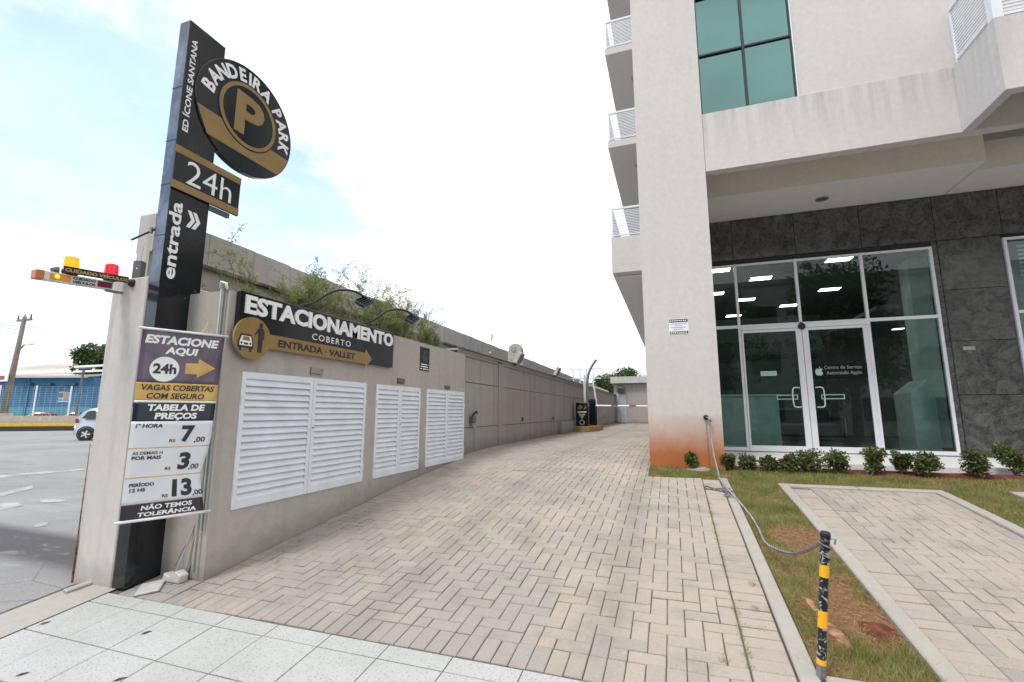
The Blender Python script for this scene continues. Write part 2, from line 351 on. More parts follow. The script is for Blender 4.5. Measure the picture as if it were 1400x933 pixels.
# text: mesh fitted into x0..x1, z0..z1 of the sign plane, raised from y to y-depth
def text_mesh(s, bold=0., shear=0., rot=0, space=1.0):
    cu = bpy.data.curves.new('t', 'FONT'); cu.body = s; cu.size = 1; cu.offset = bold; cu.shear = shear; cu.extrude = 0; cu.resolution_u = 3; cu.space_character = space; cu.align_x = 'LEFT'
    o = bpy.data.objects.new('t', cu); C.objects.link(o); bpy.context.view_layer.update()
    dg = bpy.context.evaluated_depsgraph_get(); me = bpy.data.meshes.new_from_object(o.evaluated_get(dg)); bpy.data.objects.remove(o); bpy.data.curves.remove(cu)
    vs = [(v.co.x, v.co.y) for v in me.vertices]; fs = [tuple(p.vertices) for p in me.polygons]; bpy.data.meshes.remove(me)
    if rot: c, q = math.cos(rot), math.sin(rot); vs = [(x*c-y*q, x*q+y*c) for x, y in vs]
    return vs, fs
def lettering(s, x0, x1, z0, z1, y, mat, parent, bold=.0, shear=0, rot=0, depth=.002, space=1.0, name='lettering', fn=None):
    vs, fs = text_mesh(s, bold, shear, rot, space)
    ax = min(v[0] for v in vs); bx = max(v[0] for v in vs); az = min(v[1] for v in vs); bz = max(v[1] for v in vs)
    if x1 is None: x1 = x0+(bx-ax)*(z1-z0)/(bz-az)
    q = [(x0+(x1-x0)*(a-ax)/(bx-ax), z0+(z1-z0)*(b-az)/(bz-az)) for a, b in vs]
    return flatten(q, fs, y, mat, parent, depth, name, fn)
def flatten(q, fs, y, mat, parent, depth, name, fn=None):
    me = bpy.data.meshes.new(name); bm = bmesh.new(); vv = [bm.verts.new((a, y-depth, b)) for a, b in q]
    for f in fs:
        try: bm.faces.new([vv[i] for i in f])
        except ValueError: pass
    bm.normal_update()
    if sum(f.normal.y*f.calc_area() for f in bm.faces) > 0: bmesh.ops.reverse_faces(bm, faces=bm.faces)
    be = [e for e in bm.edges if len(e.link_faces) == 1]
    r = bmesh.ops.extrude_edge_only(bm, edges=be)
    for v in r['geom']:
        if isinstance(v, bmesh.types.BMVert): v.co.y = y
    if fn:
        for v in bm.verts: v.co = fn(v.co)
    bm.to_mesh(me); bm.free(); me.materials.append(mat); return link(name, me, parent)

# ---------------------------------------------------------------- ground sheets
ys = [-60, -1.6, 2.45, 2.47, 60, 400, 900]
def zl(Y): return zg(Y) if Y <= 2.45 else -.6
m = MB(); xs = [-900, -120, -40, -10, -4.40, -4.34, 30, 900]
for j, Y in enumerate(ys):
    for x in xs: m.v.append((x, Y, zl(Y)-(.0 if x < -4.36 else .14)))
for j in range(len(ys)-1):
    for i in range(len(xs)-1): a = j*len(xs)+i; m.f.append((a, a+1, a+1+len(xs), a+len(xs)))
struct(m.build('ground', M_asph))
# painted wear lines on the car park
def sheet(name, pts, mat, parent=None, dz=.004, kind='structure'):
    return MB().quad(*[(x, y, zl(y)+dz) for x, y in pts]).build(name, mat, parent, kind=kind)
t = NT('worn_road_paint'); t.col(t.mix(t.ramp(t.noise(3, 6, .7), .42, .6), (.25, .245, .24), (.42, .41, .39))); t.rough(.8); M_rp = t.m
for q in (((0, 674), (45, 664), (45, 668), (0, 680)), ((55, 684), (88, 682), (90, 686), (56, 688)), ((0, 688), (22, 686), (32, 692), (0, 698)), ((45, 718), (66, 714), (64, 719), (48, 722)), ((0, 650), (60, 645), (116, 641), (116, 643), (60, 648), (0, 654))):
    sheet('painted_line', [tuple(onz(a, b, -.6))[:2] for a, b in q], M_rp)

def strip_sheet(name, x0, x1, y0, y1, mat, dz, step=.4, kind='structure', parent=None):
    n = max(1, int(math.ceil((y1-y0)/step))); cuts = sorted(set([y0, y1]+[y for y, _ in GP if y0 < y < y1]))
    m = MB()
    for Y in cuts: m.v += [(x0, Y, zg(Y)+dz), (x1, Y, zg(Y)+dz)]
    for i in range(len(cuts)-1): m.f.append((2*i, 2*i+1, 2*i+3, 2*i+2))
    return m.build(name, mat, parent, kind=kind)
# sidewalk: base and individual granilite slabs
sidewalk = strip_sheet('sidewalk', -4.05, 9, -1.55, 2.487, M_joint, -.012)
tile_cache = {}
def slab_mesh(w, l, h, ch, mat, key):
    k = (round(w, 3), round(l, 3), key)
    if k in tile_cache: return tile_cache[k]
    a, b = w/2, l/2; v = [(sx*a, sy*b, -h) for sx, sy in ((-1, -1), (1, -1), (1, 1), (-1, 1))]+[(sx*a, sy*b, -ch) for sx, sy in ((-1, -1), (1, -1), (1, 1), (-1, 1))]+[(sx*(a-ch), sy*(b-ch), 0) for sx, sy in ((-1, -1), (1, -1), (1, 1), (-1, 1))]
    f = [(8, 9, 10, 11)]+[(r+i, r+(i+1) % 4, r+4+(i+1) % 4, r+4+i) for r in (0, 4) for i in range(4)]
    me = bpy.data.meshes.new(key); me.from_pydata(v, [], f); me.materials.append(mat); me.update(); tile_cache[k] = (me, v, f); return tile_cache[k]
rows = [2.484, 2.362]+[2.362-.345*(i+1) for i in range(11)]
for j in range(len(rows)-1):
    y1, y0 = rows[j], rows[j+1]
    for i in range(33):
        x0 = -3.968+.397*i; x1 = x0+.397
        me, _, _ = slab_mesh(x1-x0-.006, y1-y0-.006, .02, .002, M_tile, 'tile')
        yc = (y0+y1)/2
        if not inview((x0+.2, yc, zg(yc)), 260): continue
        o = link('tile', me, sidewalk); o.location = ((x0+x1)/2, yc, zg(yc)+U(-.0015, .001)); o.rotation_euler = (math.atan(slope(yc)), U(-.002, .002), 0)
# concrete strip beside the car park
strip = strip_sheet('path', -4.36, -3.972, -1.55, 2.53, M_kerb, .002)

# ---------------------------------------------------------------- pavers
def herring(x0, x1, y0, y1, p=.098, ox=0, oy=0):
    outp = []
    i0, i1 = int(math.floor((x0-ox)/p))-2, int(math.ceil((x1-ox)/p))+1; j0, j1 = int(math.floor((y0-oy)/p))-2, int(math.ceil((y1-oy)/p))+1
    for i in range(i0, i1):
        for j in range(j0, j1):
            d = (i+j) % 4
            if d == 0: r = (i, j, i+2, j+1)
            elif d == 2: r = (i, j, i+1, j+2)
            else: continue
            a, b, c, e = ox+r[0]*p, oy+r[1]*p, ox+r[2]*p, oy+r[3]*p
            a, c = max(a, x0), min(c, x1); b, e = max(b, y0), min(e, y1)
            if c-a > .03 and e-b > .03: outp.append((a, b, c, e))
    return outp
def lay(base, rects, mat, limit=300):
    L = []
    for (a, b, c, e) in rects:
        xc, yc = (a+c)/2, (b+e)/2; vis = inview((xc, yc, zg(yc)))
        L.append(((xc*xc+yc*yc) if vis else 1e6+xc*xc+yc*yc, a, b, c, e))
    L.sort(); rest = MB()
    for k, (d, a, b, c, e) in enumerate(L):
        xc, yc = (a+c)/2, (b+e)/2; g_ = U(.0035, .007); w_, l_ = round(c-a-g_, 3), round(e-b-g_, 3)
        if k < limit and d < 1e6:
            me, _, _ = slab_mesh(w_, l_, .03, .004, mat, 'brick'); o = link('brick', me, base)
            o.location = (xc, yc, zg(yc)+U(-.003, .0015)+.010*(noise.noise((xc*1.1, yc*1.1, 3)))); o.rotation_euler = (math.atan(slope(yc))+U(-.010, .010), U(-.012, .012), U(-.010, .010))
        else:
            _, v, f = slab_mesh(w_, l_, .03, .004, mat, 'brick'); n = len(rest.v); s = slope(yc)+U(-.006, .006); tx = U(-.008, .008); dz = U(-.003, .0015)+.010*(noise.noise((xc*1.1, yc*1.1, 3))); z0 = zg(yc); rz = U(-.006, .006)
            rest.v += [(xc+q[0]-rz*q[1], yc+q[1]+rz*q[0], z0+q[2]+s*q[1]+tx*q[0]+dz) for q in v]; rest.f += [tuple(n+i for i in g) for g in f]; rv = R(); rest.a += [rv]*len(f)
    if rest.v: rest.build('paving_bricks', mat, base, kind='stuff')
PB = .098
driveway = MB()
for (x0, x1, y0, y1) in ((-4.0, -3.585, 2.487, 2.79), (-3.58, .50, 2.487, 6.60), (-3.62, -.36, 6.60, 31), (.5, 9, 2.487, 2.70)):
    cuts = sorted(set([y0, y1]+[y for y, _ in GP if y0 < y < y1])); n = len(driveway.v)
    for Y in cuts: driveway.v += [(x0, Y, zg(Y)-.011), (x1, Y, zg(Y)-.011)]
    for i in range(len(cuts)-1): driveway.f.append((n+2*i, n+2*i+1, n+2*i+3, n+2*i+2))
driveway = driveway.build('driveway', M_joint, kind='structure')
rc = []
x = -3.43
while x < 5.0: rc.append((x, 2.492, x+PB, 2.492+2*PB)); x += PB
rc += herring(-3.43, .296, 2.492+2*PB, 6.58, PB, .296, 2.492)
y = 2.492+2*PB
while y < 6.5: rc.append((.300, y, .500, y+PB)); y += PB
rc += herring(-3.88, -3.433, 2.492, 2.786, PB, .296, 2.492)
rc += herring(-3.43, -.36, 6.58, 7.45, PB, .296, 2.492)+herring(-3.58, -.36, 7.45, 30.9, PB, .296, 2.492)
lay(driveway, rc, M_pav)
def kerb(parent, x0, x1, y0, y1, n, alongx=False, h=.012):
    for i in range(n):
        if alongx: a, b = x0+(x1-x0)*i/n, x0+(x1-x0)*(i+1)/n; Y0, Y1 = y0, y1; a += .003; b -= .003
        else: a, b = x0, x1; Y0, Y1 = y0+(y1-y0)*i/n+.003, y0+(y1-y0)*(i+1)/n-.003
        m = MB(); m.box(a, b, Y0, Y1, -.12, h)
        m.v = [(X, Y, Z+zg(Y)) for X, Y, Z in m.v]; m.build('kerb_stone', M_kerb, parent, bevel=.008)
kerb(driveway, .508, .600, 2.71, 6.62, 4, h=.01)
kerb(driveway, .62, 1.13, 2.71, 2.81, 1, True)
# parking bays on the right
def bay(x0, x1, y0, y1, xfull):
    b = strip_sheet('parking_bay', x0, x1, y0, y1, M_joint, -.010); kerb(b, x0, x0+.10, y0, y1-.10, 4, h=.02); kerb(b, x1-.10, x1, y0, y1-.10, 4, h=.02)
    kerb(b, x0, x1, y1-.10, y1, 2, True, h=.018)
    rc = []; y = y0
    while y < y1-.2: rc.append((x0+.105, y, x0+.105+2*PB, y+PB)); y += PB
    rc += herring(x0+.105+2*PB, x1-.105, y0, y1-.105, PB, x0+.3, y0)
    lay(b, rc, M_pav2); return b
bay(1.125, 2.70, 2.71, 6.42, 0); bay(3.29, 5.2, 4.2, 6.50, 0)

# lawn base, planting bed, slab before the shop
def lawn_piece(m, x0, x1, y0, y1, dz, sub=.15):
    nx, ny = max(1, int((x1-x0)/sub)), max(1, int((y1-y0)/sub)); b = len(m.v)
    for j in range(ny+1):
        for i in range(nx+1):
            X = x0+(x1-x0)*i/nx; Y = y0+(y1-y0)*j/ny; m.v.append((X, Y, zg(Y)+dz+.012*noise.noise((X*3, Y*3, 0))))
    for j in range(ny):
        for i in range(nx): a = b+j*(nx+1)+i; m.f.append((a, a+1, a+nx+2, a+nx+1))
t = NT('lawn_soil'); t.col(t.mix(t.ramp(t.noise(22, 6, .75), .45, .58), (.23, .095, .05), (.19, .12, .065))); t.rough(1); t.bump(t.noise(60, 4), .8, .01); M_lawn = t.m
m = MB(); GR = [(-.36, .62, 6.60, 7.32), (.612, 1.125, 2.81, 6.62), (.62, 3.29, 6.42, 7.15), (2.70, 3.29, 2.7, 6.42), (3.29, 9, 6.50, 7.15), (1.125-.0, .62, 6.6, 6.62)]
for g in GR[:5]: lawn_piece(m, *g, -.018)
struct(m.build('lawn', M_lawn, smooth=True))
m = MB(); lawn_piece(m, .62, 9, 7.15, 7.78, -.04); m.v = [(x, y, z+.02*noise.noise((x*5, y*5, 3))+(.03 if 7.35 < y < 7.7 else 0)) for x, y, z in m.v]
struct(m.build('planting_bed', M_soil, smooth=True))
struct(B(.66, 9, 7.78, 9.52, -.2, -.004).build('shop_forecourt', M_white, bevel=.006))
# grass blades
def bare(X, Y):
    b = noise.noise((X*2.6+4, Y*2.6, 1.7))*.75+noise.noise((X*7, Y*7, 9))*.5
    for cx, cy, rr in ((1.0, 3.3, .17), (.98, 3.55, .16), (1.02, 4.5, .20), (.92, 4.7, .15)): b += 1.1*math.exp(-((X-cx)**2+((Y-cy)*.8)**2)/rr**2)
    return b
m = MB(); tot = sum((g[1]-g[0])*(g[3]-g[2]) for g in GR[:5])
for g in GR[:5]:
    x1 = min(g[1], 5.6); area = (x1-g[0])*(g[3]-g[2]); near = g[2] < 4
    for _ in range(int(area*(17000 if near else 9500))):
        X, Y = U(g[0]+.004, x1), U(g[2], g[3]); bb = bare(X, Y)
        if (bb > .36+.25*R() and R() < .93) or (bb > .04 and R() < .48):
            if R() < .35:
                z = zg(Y)-.004; a = U(0, 6.283); q = U(.006, .022); c, s_ = math.cos(a)*q, math.sin(a)*q; b = len(m.v)
                m.v += [(X-c, Y-s_, z), (X+c, Y+s_, z+.004), (X+s_*.12, Y-c*.12, z+.006)]; m.f.append((b, b+1, b+2)); m.a.append(random.choice((.097, .198, .3, .095)))
            continue
        z = zg(Y)-.016; h = U(.016, .046)*(1.3 if bb < -.1 else 1); a = U(0, 6.283); wd = .0022*U(.7, 1.5)*(1.5 if not near else 1); lx, ly = h*U(-.7, .7), h*U(-.7, .7)
        c, s_ = math.cos(a)*wd, math.sin(a)*wd; b = len(m.v)
        m.v += [(X-c, Y-s_, z), (X+c, Y+s_, z), (X+lx, Y+ly, z+h)]; m.f.append((b, b+1, b+2)); m.a.append(min(.999, max(0, .5+.5*noise.noise((X*4, Y*4, 5))+U(-.3, .3))))
m.build('grass', M_grass, kind='stuff')
m = MB()    # weeds in the paving joints
def tuft(X, Y, n, h0):
    for _ in range(n):
        x_, y_ = X+random.gauss(0, .012), Y+random.gauss(0, .02); h = U(.4, 1)*h0; a = U(0, 6.3); b = len(m.v); z = zg(y_)-.005
        m.v += [(x_-.0015*math.cos(a), y_-.0015*math.sin(a), z), (x_+.0015*math.cos(a), y_+.0015*math.sin(a), z), (x_+h*U(-.8, .8), y_+h*U(-.8, .8), z+h)]; m.f.append((b, b+1, b+2)); m.a.append(R())
for _ in range(80):
    Y = U(2.75, 5.6); tuft(.298+random.gauss(0, .004), Y, 12, .022)
for _ in range(16):
    Y = 2.688+PB*random.randint(0, 20); tuft(U(.33, .47), Y, 10, .012)
for _ in range(14): tuft(.615, U(2.8, 5), 14, .03)
for q in ((372, 765), (345, 757), (380, 768), (410, 740), (300, 742)): p = ong(*q); tuft(p.x, p.y, 30, .03)
for q in ((1033, 832), (1030, 800), (1098, 905), (1102, 895), (990, 905)): p = ong(*q); tuft(p.x, p.y, 30, .035)
for _ in range(150): X = 1.43+PB*random.randint(0, 12); tuft(X, U(2.8, 5.4), 7, .015)
for _ in range(90): Y = U(2.9, 7.3); tuft(-3.42+abs(random.gauss(0, .05)), Y, 6, .02)
for _ in range(40): tuft(U(-3.4, .2), 2.69+PB*random.randint(0, 20), 5, .010)
m.build('joint_weeds', M_grass, kind='stuff')
# sandstone-coloured broken slab by the post, bare soil mound
def lump(name, px, w_, l_, h, mat, label, cat, soft=False):
    p = ong(*px); m = MB(); n = 14; b0 = []
    for k in range(n): a = 6.283*k/n; r = 1+.28*noise.noise((k*.9, w_*9, 2)); m.v.append((w_*r*math.cos(a)*(1.25 if soft else 1), l_*r*math.sin(a)*(1.25 if soft else 1), -.02))
    for k in range(n): a = 6.283*k/n; r = (.55 if soft else .86)+.25*noise.noise((k*.9, w_*9, 2)); m.v.append((w_*r*math.cos(a), l_*r*math.sin(a), h*(.8+.5*noise.noise((k, 1, 1)))))
    m.v.append((0, 0, h))
    for k in range(n): j = (k+1) % n; m.f += [(k, j, n+j, n+k), (n+k, n+j, 2*n)]
    o = m.build(name, mat, smooth=soft); o.location = p; o.rotation_euler = (math.atan(slope(p.y)), 0, U(0, .4)); tag(o, label, cat); return o
M_rock = plain('orange_rubble', (.36, .19, .10), .95, var=.5, nscale=18, bump=.6)
lump('broken_slab', (1142, 868), .050, .13, .012, M_rock, 'flat orange piece of rubble in the grass behind the striped post', 'rubble')
lump('broken_slab', (1110, 828), .022, .09, .008, M_rock, 'narrow orange rubble piece along the kerb, farther from the post', 'rubble')
lump('soil_mound', (1205, 862), .075, .10, .012, M_soil, 'small bare mound of red earth in the lawn between kerbs', 'soil', True)

# ---------------------------------------------------------------- left: end wall, totem, service wall
PI2 = math.pi/2
ew = B(-4.46, -4.035, 2.53, 3.4, -.9, 1.81).build('end_wall', M_wallW, bevel=.008); tag(ew, 'pale weathered concrete wall end left of the black totem, rusty at its foot', 'wall')
m = MB(); m.tube([(-4.466, 2.525, -.62), (-4.464, 2.522, -.15), (-4.466, 2.523, .45)], [.009, .005, .002], 6); o = m.build('rust_angle', M_rust, ew)
gp = B(-4.085, -4.022, 2.60, 2.70, 1.811, 2.35).build('wall_post', M_wallW, bevel=.004); tag(gp, 'short pale concrete post behind the black totem, above the end wall', 'post')

TX = -3.89
def TY(px, py, X=TX): p = onx(px, py, X); return p.y, p.z
tot = thing('parking_totem', 'tall black parking totem with round P sign and 24h board', 'sign', (TX, 2.53, -.6), PI2)
def tl(px, py, X=TX): a, b = TY(px, py, X); return a-2.53, b+.6
M_edge = NT('totem_edge'); M_edge.col(M_edge.mix(M_edge.ramp(M_edge.noise(4, 6, .7, M_edge.pos((1, 1, .5))), .45, .65), (.05, .065, .08), (.16, .19, .22))); M_edge.rough(.25); M_edge.b.inputs['Metallic'].default_value = .3; M_edge = M_edge.m
B(0, .345, .0, .125, 0, 4.755).build('body', M_black, tot, bevel=.003)
B(-.003, -.0005, .003, .122, 2.35, 4.75).build('edge_strip', M_edge, tot)
for z in (.95, 1.9, 2.75, 3.2, 3.6, 4.1): B(-.006, -.003, .0, .125, z, z+.006).build('edge_joint', M_black, tot)
# round sign
cx, cz, cr = .645, 4.178, .550
m = MB(); m.lathe(cx, cz, [(0, -.014), (cr-.004, -.014), (cr, -.010), (cr, .045), (0, .045)], 64, 'y'); rs_ = m.build('round_sign', M_black, tot)
x0, z1 = tl(269, 140); x0b, z0 = tl(282, 178); 
zt = z1-.0; zb_ = z0
pts = []
def chord(z): return math.sqrt(max(0, (cr-.012)**2-(z-cz)**2))
zt, zb_ = 4.03, 3.80
# diagonal-ended gold band across the disc, split round the central ring
rr = .325
def band():
    L = [(.121, zt), (.240, zb_)]; n = 10
    L += [(cx+chord(zb_), zb_)]
    for i in range(1, n): z = zb_+(zt-zb_)*i/n; L.append((cx+chord(z), z))
    L.append((cx+chord(zt), zt)); return L
MB().prism(band(), -.0165, -.0142).build('gold_band', M_gold, rs_)
MB().lathe(cx, 4.215, [(0, -.0185), (rr+.012, -.0185), (rr+.012, -.0142)], 48, 'y').build('ring_ground', M_black, rs_)
MB().ring(cx, 4.215, rr-.036, rr, -.022, -.0186, 56).build('ring', M_gold, rs_)
lettering('P', cx-.155, cx+.175, 4.215-.215, 4.215+.215, -.0186, M_gold, rs_, bold=.035, depth=.004, name='letter')
# arc lettering
s = 'BANDEIRA PARK'; vs_, fs_ = [], []
n = len(s); R_in, hh = .385, .125
wd = {' ': .50, 'I': .36}; tot_w = sum(wd.get(c, 1) for c in s); acc = 0; A0, A1 = D2R(176), D2R(-14)
for c in s:
    wc = wd.get(c, 1); mid = acc+wc/2; acc += wc; ang = A0+(A1-A0)*mid/tot_w
    if c == ' ': continue
    lv, lf = text_mesh(c, .035); ax = min(v[0] for v in lv); bx = max(v[0] for v in lv); bz = max(v[1] for v in lv); az = 0
    W_ = (bx-ax)*hh/bz*.92; b = len(vs_)
    for (a, q) in lv:
        lx = (a-(ax+bx)/2)/(bx-ax)*W_; lz = R_in+(q-az)/(bz-az)*hh; r0 = ang-PI2
        vs_.append((cx+lx*math.cos(r0)-lz*math.sin(r0), cz+.0+lx*math.sin(r0)+lz*math.cos(r0)))
    fs_ += [tuple(b+i for i in f) for f in lf]
flatten(vs_, fs_, -.014, M_letter, rs_, .003, 'lettering')
# 24h board
xr, zt24, xl, zb24 = .620, 3.550, -.012, 3.162
hb = B(xl, xr, -.022, -.001, zb24, zt24).build('hours_board', M_black, tot, bevel=.002)
H24 = zt24-zb24
B(xl, xr, -.025, -.0222, zt24-.068, zt24-.003).build('gold_strip', M_gold, hb); B(xl, xr, -.025, -.0222, zb24+.003, zb24+.07).build('gold_strip', M_gold, hb)
lettering('24h', .098, .530, 3.250, 3.462, -.022, M_letter, hb, bold=-.004)
B(.33, xr-.07, .0, .03, zb24-.045, zb24-.002).build('board_bracket', M_greym, tot)
# entrada, chevrons, small building name
a = tl(218, 380); b_ = tl(240, 277)
lettering('entrada', .008, .112, 2.392, 3.065, -.0, M_letter, tot, bold=.022, rot=PI2)
for k in range(2):
    xx = .168; z_ = 2.955; q = .048*k
    MB().prism([(xx+q-.012, z_+.075), (xx+q+.022, z_+.075), (xx+q+.062, z_), (xx+q+.022, z_-.075), (xx+q-.012, z_-.075), (xx+q+.027, z_)][::-1], -.003, -.0005).build('arrow', M_letter, tot)
a = tl(249, 178); b_ = tl(267, 57)
lettering('ED ÍCONE SANTANA', .020, .082, 3.71, 4.60, -.0, M_letter, tot, bold=.02, rot=PI2)

# service wall
SX = -3.43
sw = thing('service_wall', 'tan rendered service wall beside the driveway with white louvre doors', 'wall', (SX, 2.79, -.9), PI2)
L_ = 7.45-2.79; dz = .9
doors = [(2.965, 4.665), (4.86, 5.92), (6.105, 7.415)]; zd0, zd1 = -.085+dz, 1.045+dz
m = MB(); edges = [0]+[v-2.79 for d in doors for v in d]+[L_]
m.box(0, L_, 0, .47, 0, zd0); m.box(0, L_, 0, .16, zd1, 1.705+dz)
for k in range(0, len(edges), 2): m.box(edges[k], edges[k+1], 0, .47, zd0, zd1)
m.box(0, .16, .16, .47, zd1, 1.705+dz); m.box(.16, L_-.1, .16, 1.1, zd1, 1.58+dz)
m.box(L_-.1, L_, .16, 1.1, zd1, 1.705+dz); m.box(.0, .16, .47, .6, 0, 1.705+dz)
m.build('wall', M_wallT, sw)
B(.16, L_-.1, .165, 1.1, 1.581+dz, 1.64+dz).build('planter_soil', M_soil, sw)
B(.01, L_-.01, .46, .5, .02, 1.5+dz).build('backing', M_dark, sw)
def leaf(x0, x1, n=17, hinge=True, lock=False):
    w_ = x1-x0; e = thing('louvre_door', '', ''); del e['label']; del e['category']; e.parent = sw; e.location = (x0, 0, zd0)
    H = zd1-zd0; fw = .045
    m = MB(); m.box(.002, fw, -.012, .02, .002, H-.002); m.box(w_-fw, w_-.002, -.012, .02, .002, H-.002); m.box(fw, w_-fw, -.0115, .02, .002, .065); m.box(fw, w_-fw, -.0115, .02, H-.06, H-.002)
    m.build('frame', M_louv, e, bevel=.002)
    B(fw, w_-fw, .05, .055, .03, H-.03).build('back_panel', M_louv, e)
    key = round(w_, 3)
    pitch = (H-.125)/n
    if key not in slat_me:
        s_ = MB(); a, b = fw+.001, w_-fw-.001
        P = [(.016, pitch*.97), (.012, pitch*.97+.002), (-.012, .007), (-.012, 0), (-.006, 0)]
        s_.v = [(x, q[0], q[1]) for x in (a, b) for q in P]; k = len(P); s_.f = [tuple(range(k)), tuple(reversed(range(k, 2*k)))]+[(i, i+k, (i+1) % k+k, (i+1) % k) for i in range(k)]
        o = s_.build('slat', M_louv, e); slat_me[key] = o.data; first = o
        o.location.z = .065
        rng = range(1, n)
    else: rng = range(n)
    for i in rng: o = link('slat', slat_me[key], e); o.location.z = .065+pitch*i; o.rotation_euler.x = U(-.015, .015)
    if hinge is not None:
        xh = .004 if hinge else w_-.016
        for z in (.12, H-.28): B(xh, xh+.012, -.02, -.0125, z, z+.08).build('hinge', M_alu, e)
    if lock: MB().lathe(.022, H*.56, [(.0, -.016), (.008, -.016), (.008, -.012)], 10, 'y').build('lock', M_blackm, e)
slat_me = {}
for (a, b) in doors:
    mid = (a+b)/2 if a > 3 else 3.80
    leaf(a-2.79, mid-2.79, hinge=True); leaf(mid-2.79, b-2.79, hinge=False, lock=True)
for o in [o for o in C.objects if o.name.startswith('louvre_door')]: o['label'] = 'white steel louvre door leaf'; del o['label']
# little plates over the doors
for (a, b, z0, z1, nm, lb, mt) in ((3.755, 3.93, 1.068, 1.15, 'meter_plate', 'tan metal plate above the widest pair of louvre doors', plain('tan_plate', (.33, .30, .27), .5)),
                                   (5.32, 5.50, 1.072, 1.149, 'meter_plate', 'dark plate above the middle pair of louvre doors', plain('dark_plate', (.13, .115, .10), .5)),
                                   (6.685, 6.87, 1.065, 1.127, 'meter_plate', 'dark plate above the farthest pair of louvre doors', plain('dark_plate', (.13, .115, .10), .5))):
    e = thing(nm, lb, 'plate', (SX, a, z0), PI2, 'plates over the louvre doors'); w_ = b-a
    B(0, w_, -.006, -.0005, 0, z1-z0).build('plate', mt, e, bevel=.001)
    MB().lathe(w_-.025, z1-z0-.025, [(0, -.009), (.007, -.009), (.007, -.0062)], 8, 'y').build('screw', M_blackm, e)
    B(-.006, -.001, -.007, -.0005, 0, z1-z0).build('edge', M_blackm, e)
    for k in range(6): B(.02+k*.02, .032+k*.02, -.0075, -.0062, .012, .022).build('mark', M_blackm, e)
# black placard
e = thing('placard', 'small black placard with grey figure on the tan wall, right of the long sign', 'sign', (SX, 5.885, 1.30), PI2)
B(0, .275, -.006, -.0005, 0, .345).build('board', M_blackm, e, bevel=.001)
M_g3 = plain('placard_grey', (.05, .052, .055), .5)
m = MB(); m.prism([(.13+.045*math.cos(a)*(1+.2*math.sin(3*a)), .265+.04*math.sin(a)) for a in [6.283*k/16 for k in range(16)]], -.0085, -.0062); m.prism([(.08, .15), (.2, .15), (.215, .20), (.17, .235), (.09, .235), (.05, .20)], -.0085, -.0062); m.prism([(.09, .12), (.125, .12), (.125, .149), (.085, .149)], -.0085, -.0062); m.prism([(.15, .12), (.185, .12), (.19, .149), (.15, .149)], -.0085, -.0062)
m.build('figure', M_g3, e)
for j, segs in enumerate((((.03, .20), (.225, .24)), ((.02, .23),), ((.015, .055), (.08, .19), (.21, .25)))):
    for (a, b) in segs: B(a, b, -.0085, -.0062, .085-j*.033, .100-j*.033).build('text_line', M_letter, e)

# long ESTACIONAMENTO sign
es = thing('parking_sign', 'long black ESTACIONAMENTO sign with gold arrow above the louvre doors', 'sign', (SX, 2.895, 1.265), PI2)
SW, SH = 2.235, .45
B(-.045, SW, -.05, -.001, 0, SH).build('board', M_black, es, bevel=.003)
def sp(px, py): p = onx(px, py, SX+.05); return p.y-2.895, p.z-1.265
a = sp(334, 430); b = sp(537, 457)
lettering('ESTACIONAMENTO', .0, 2.205, .262, .425, -.05, M_letter, es, bold=.04, depth=.012)
a = sp(426, 466); b = sp(480, 458.5)
lettering('COBERTO', .795, 1.385, .155, .218, -.05, M_letter, es, bold=.003, space=1.25)
ar = [(.2, -.008), (1.645, -.008), (1.645, -.05), (1.777, .058), (1.645, .167), (1.645, .122), (.2, .122)]
MB().prism(ar, -.062, -.0502).build('arrow', M_gold, es)
lettering('ENTRADA · VALLET', .37, 1.46, .022, .090, -.062, M_ink, es, bold=.03)
MB().lathe(.090, .058, [(0, -.072), (.182, -.072), (.182, -.0505)], 48, 'y').build('round_badge', M_gold, es)
# badge: car front and attendant
def px2(q): return [(x, z) for x, z in q]
cxx, czz = .020, .018
car_o = [(-.07, -.045), (-.07, 0), (-.05, .055), (-.04, .062), (.04, .062), (.05, .055), (.07, 0), (.07, -.045), (.055, -.045), (.055, -.07), (.035, -.07), (.035, -.045), (-.035, -.045), (-.035, -.07), (-.055, -.07), (-.055, -.045)][::-1]
MB().prism([(cxx+x*1.1, czz+z*1.1) for x, z in car_o], -.0745, -.0722).build('car_outline', M_ink, es)
MB().prism([(cxx+x*.86, czz+z*.86+.003) for x, z in ((-.07, -.04), (.07, -.04), (.07, 0), (.05, .055), (-.05, .055), (-.07, 0))], -.0765, -.0747).build('car_symbol', M_letter, es)
MB().prism([(cxx+x, czz+z) for x, z in ((-.038, .012), (.038, .012), (.030, .045), (-.030, .045))], -.078, -.0767).build('car_windscreen', M_gold, es)
for sx in (-1, 1): MB().lathe(cxx+sx*.043, czz-.012, [(0, -.0782), (.010, -.0782), (.010, -.0767)], 12, 'y').build('headlight', M_ink, es)
B(cxx-.02, cxx+.02, -.078, -.0767, czz-.022, czz-.006).build('number_plate', M_ink, es)
m = MB(); hx = .162; fig = [(-.018, -.10), (-.004, -.10), (-.001, -.02), (.003, -.10), (.018, -.10), (.022, 0), (.030, -.005), (.036, .05), (.024, .075), (-.022, .075), (-.052, .03), (-.046, .022), (-.022, .048), (-.02, 0)]
m.prism([(hx+x*1.15, .062+z*1.2) for x, z in fig], -.0745, -.0722); m.prism([(hx+.015*math.cos(a), .170+.017*math.sin(a)) for a in [6.283*k/14 for k in range(14)]], -.0745, -.0722); m.prism([(hx-.022, .182), (hx+.018, .184), (hx+.016, .200), (hx-.016, .200)], -.0745, -.0722)
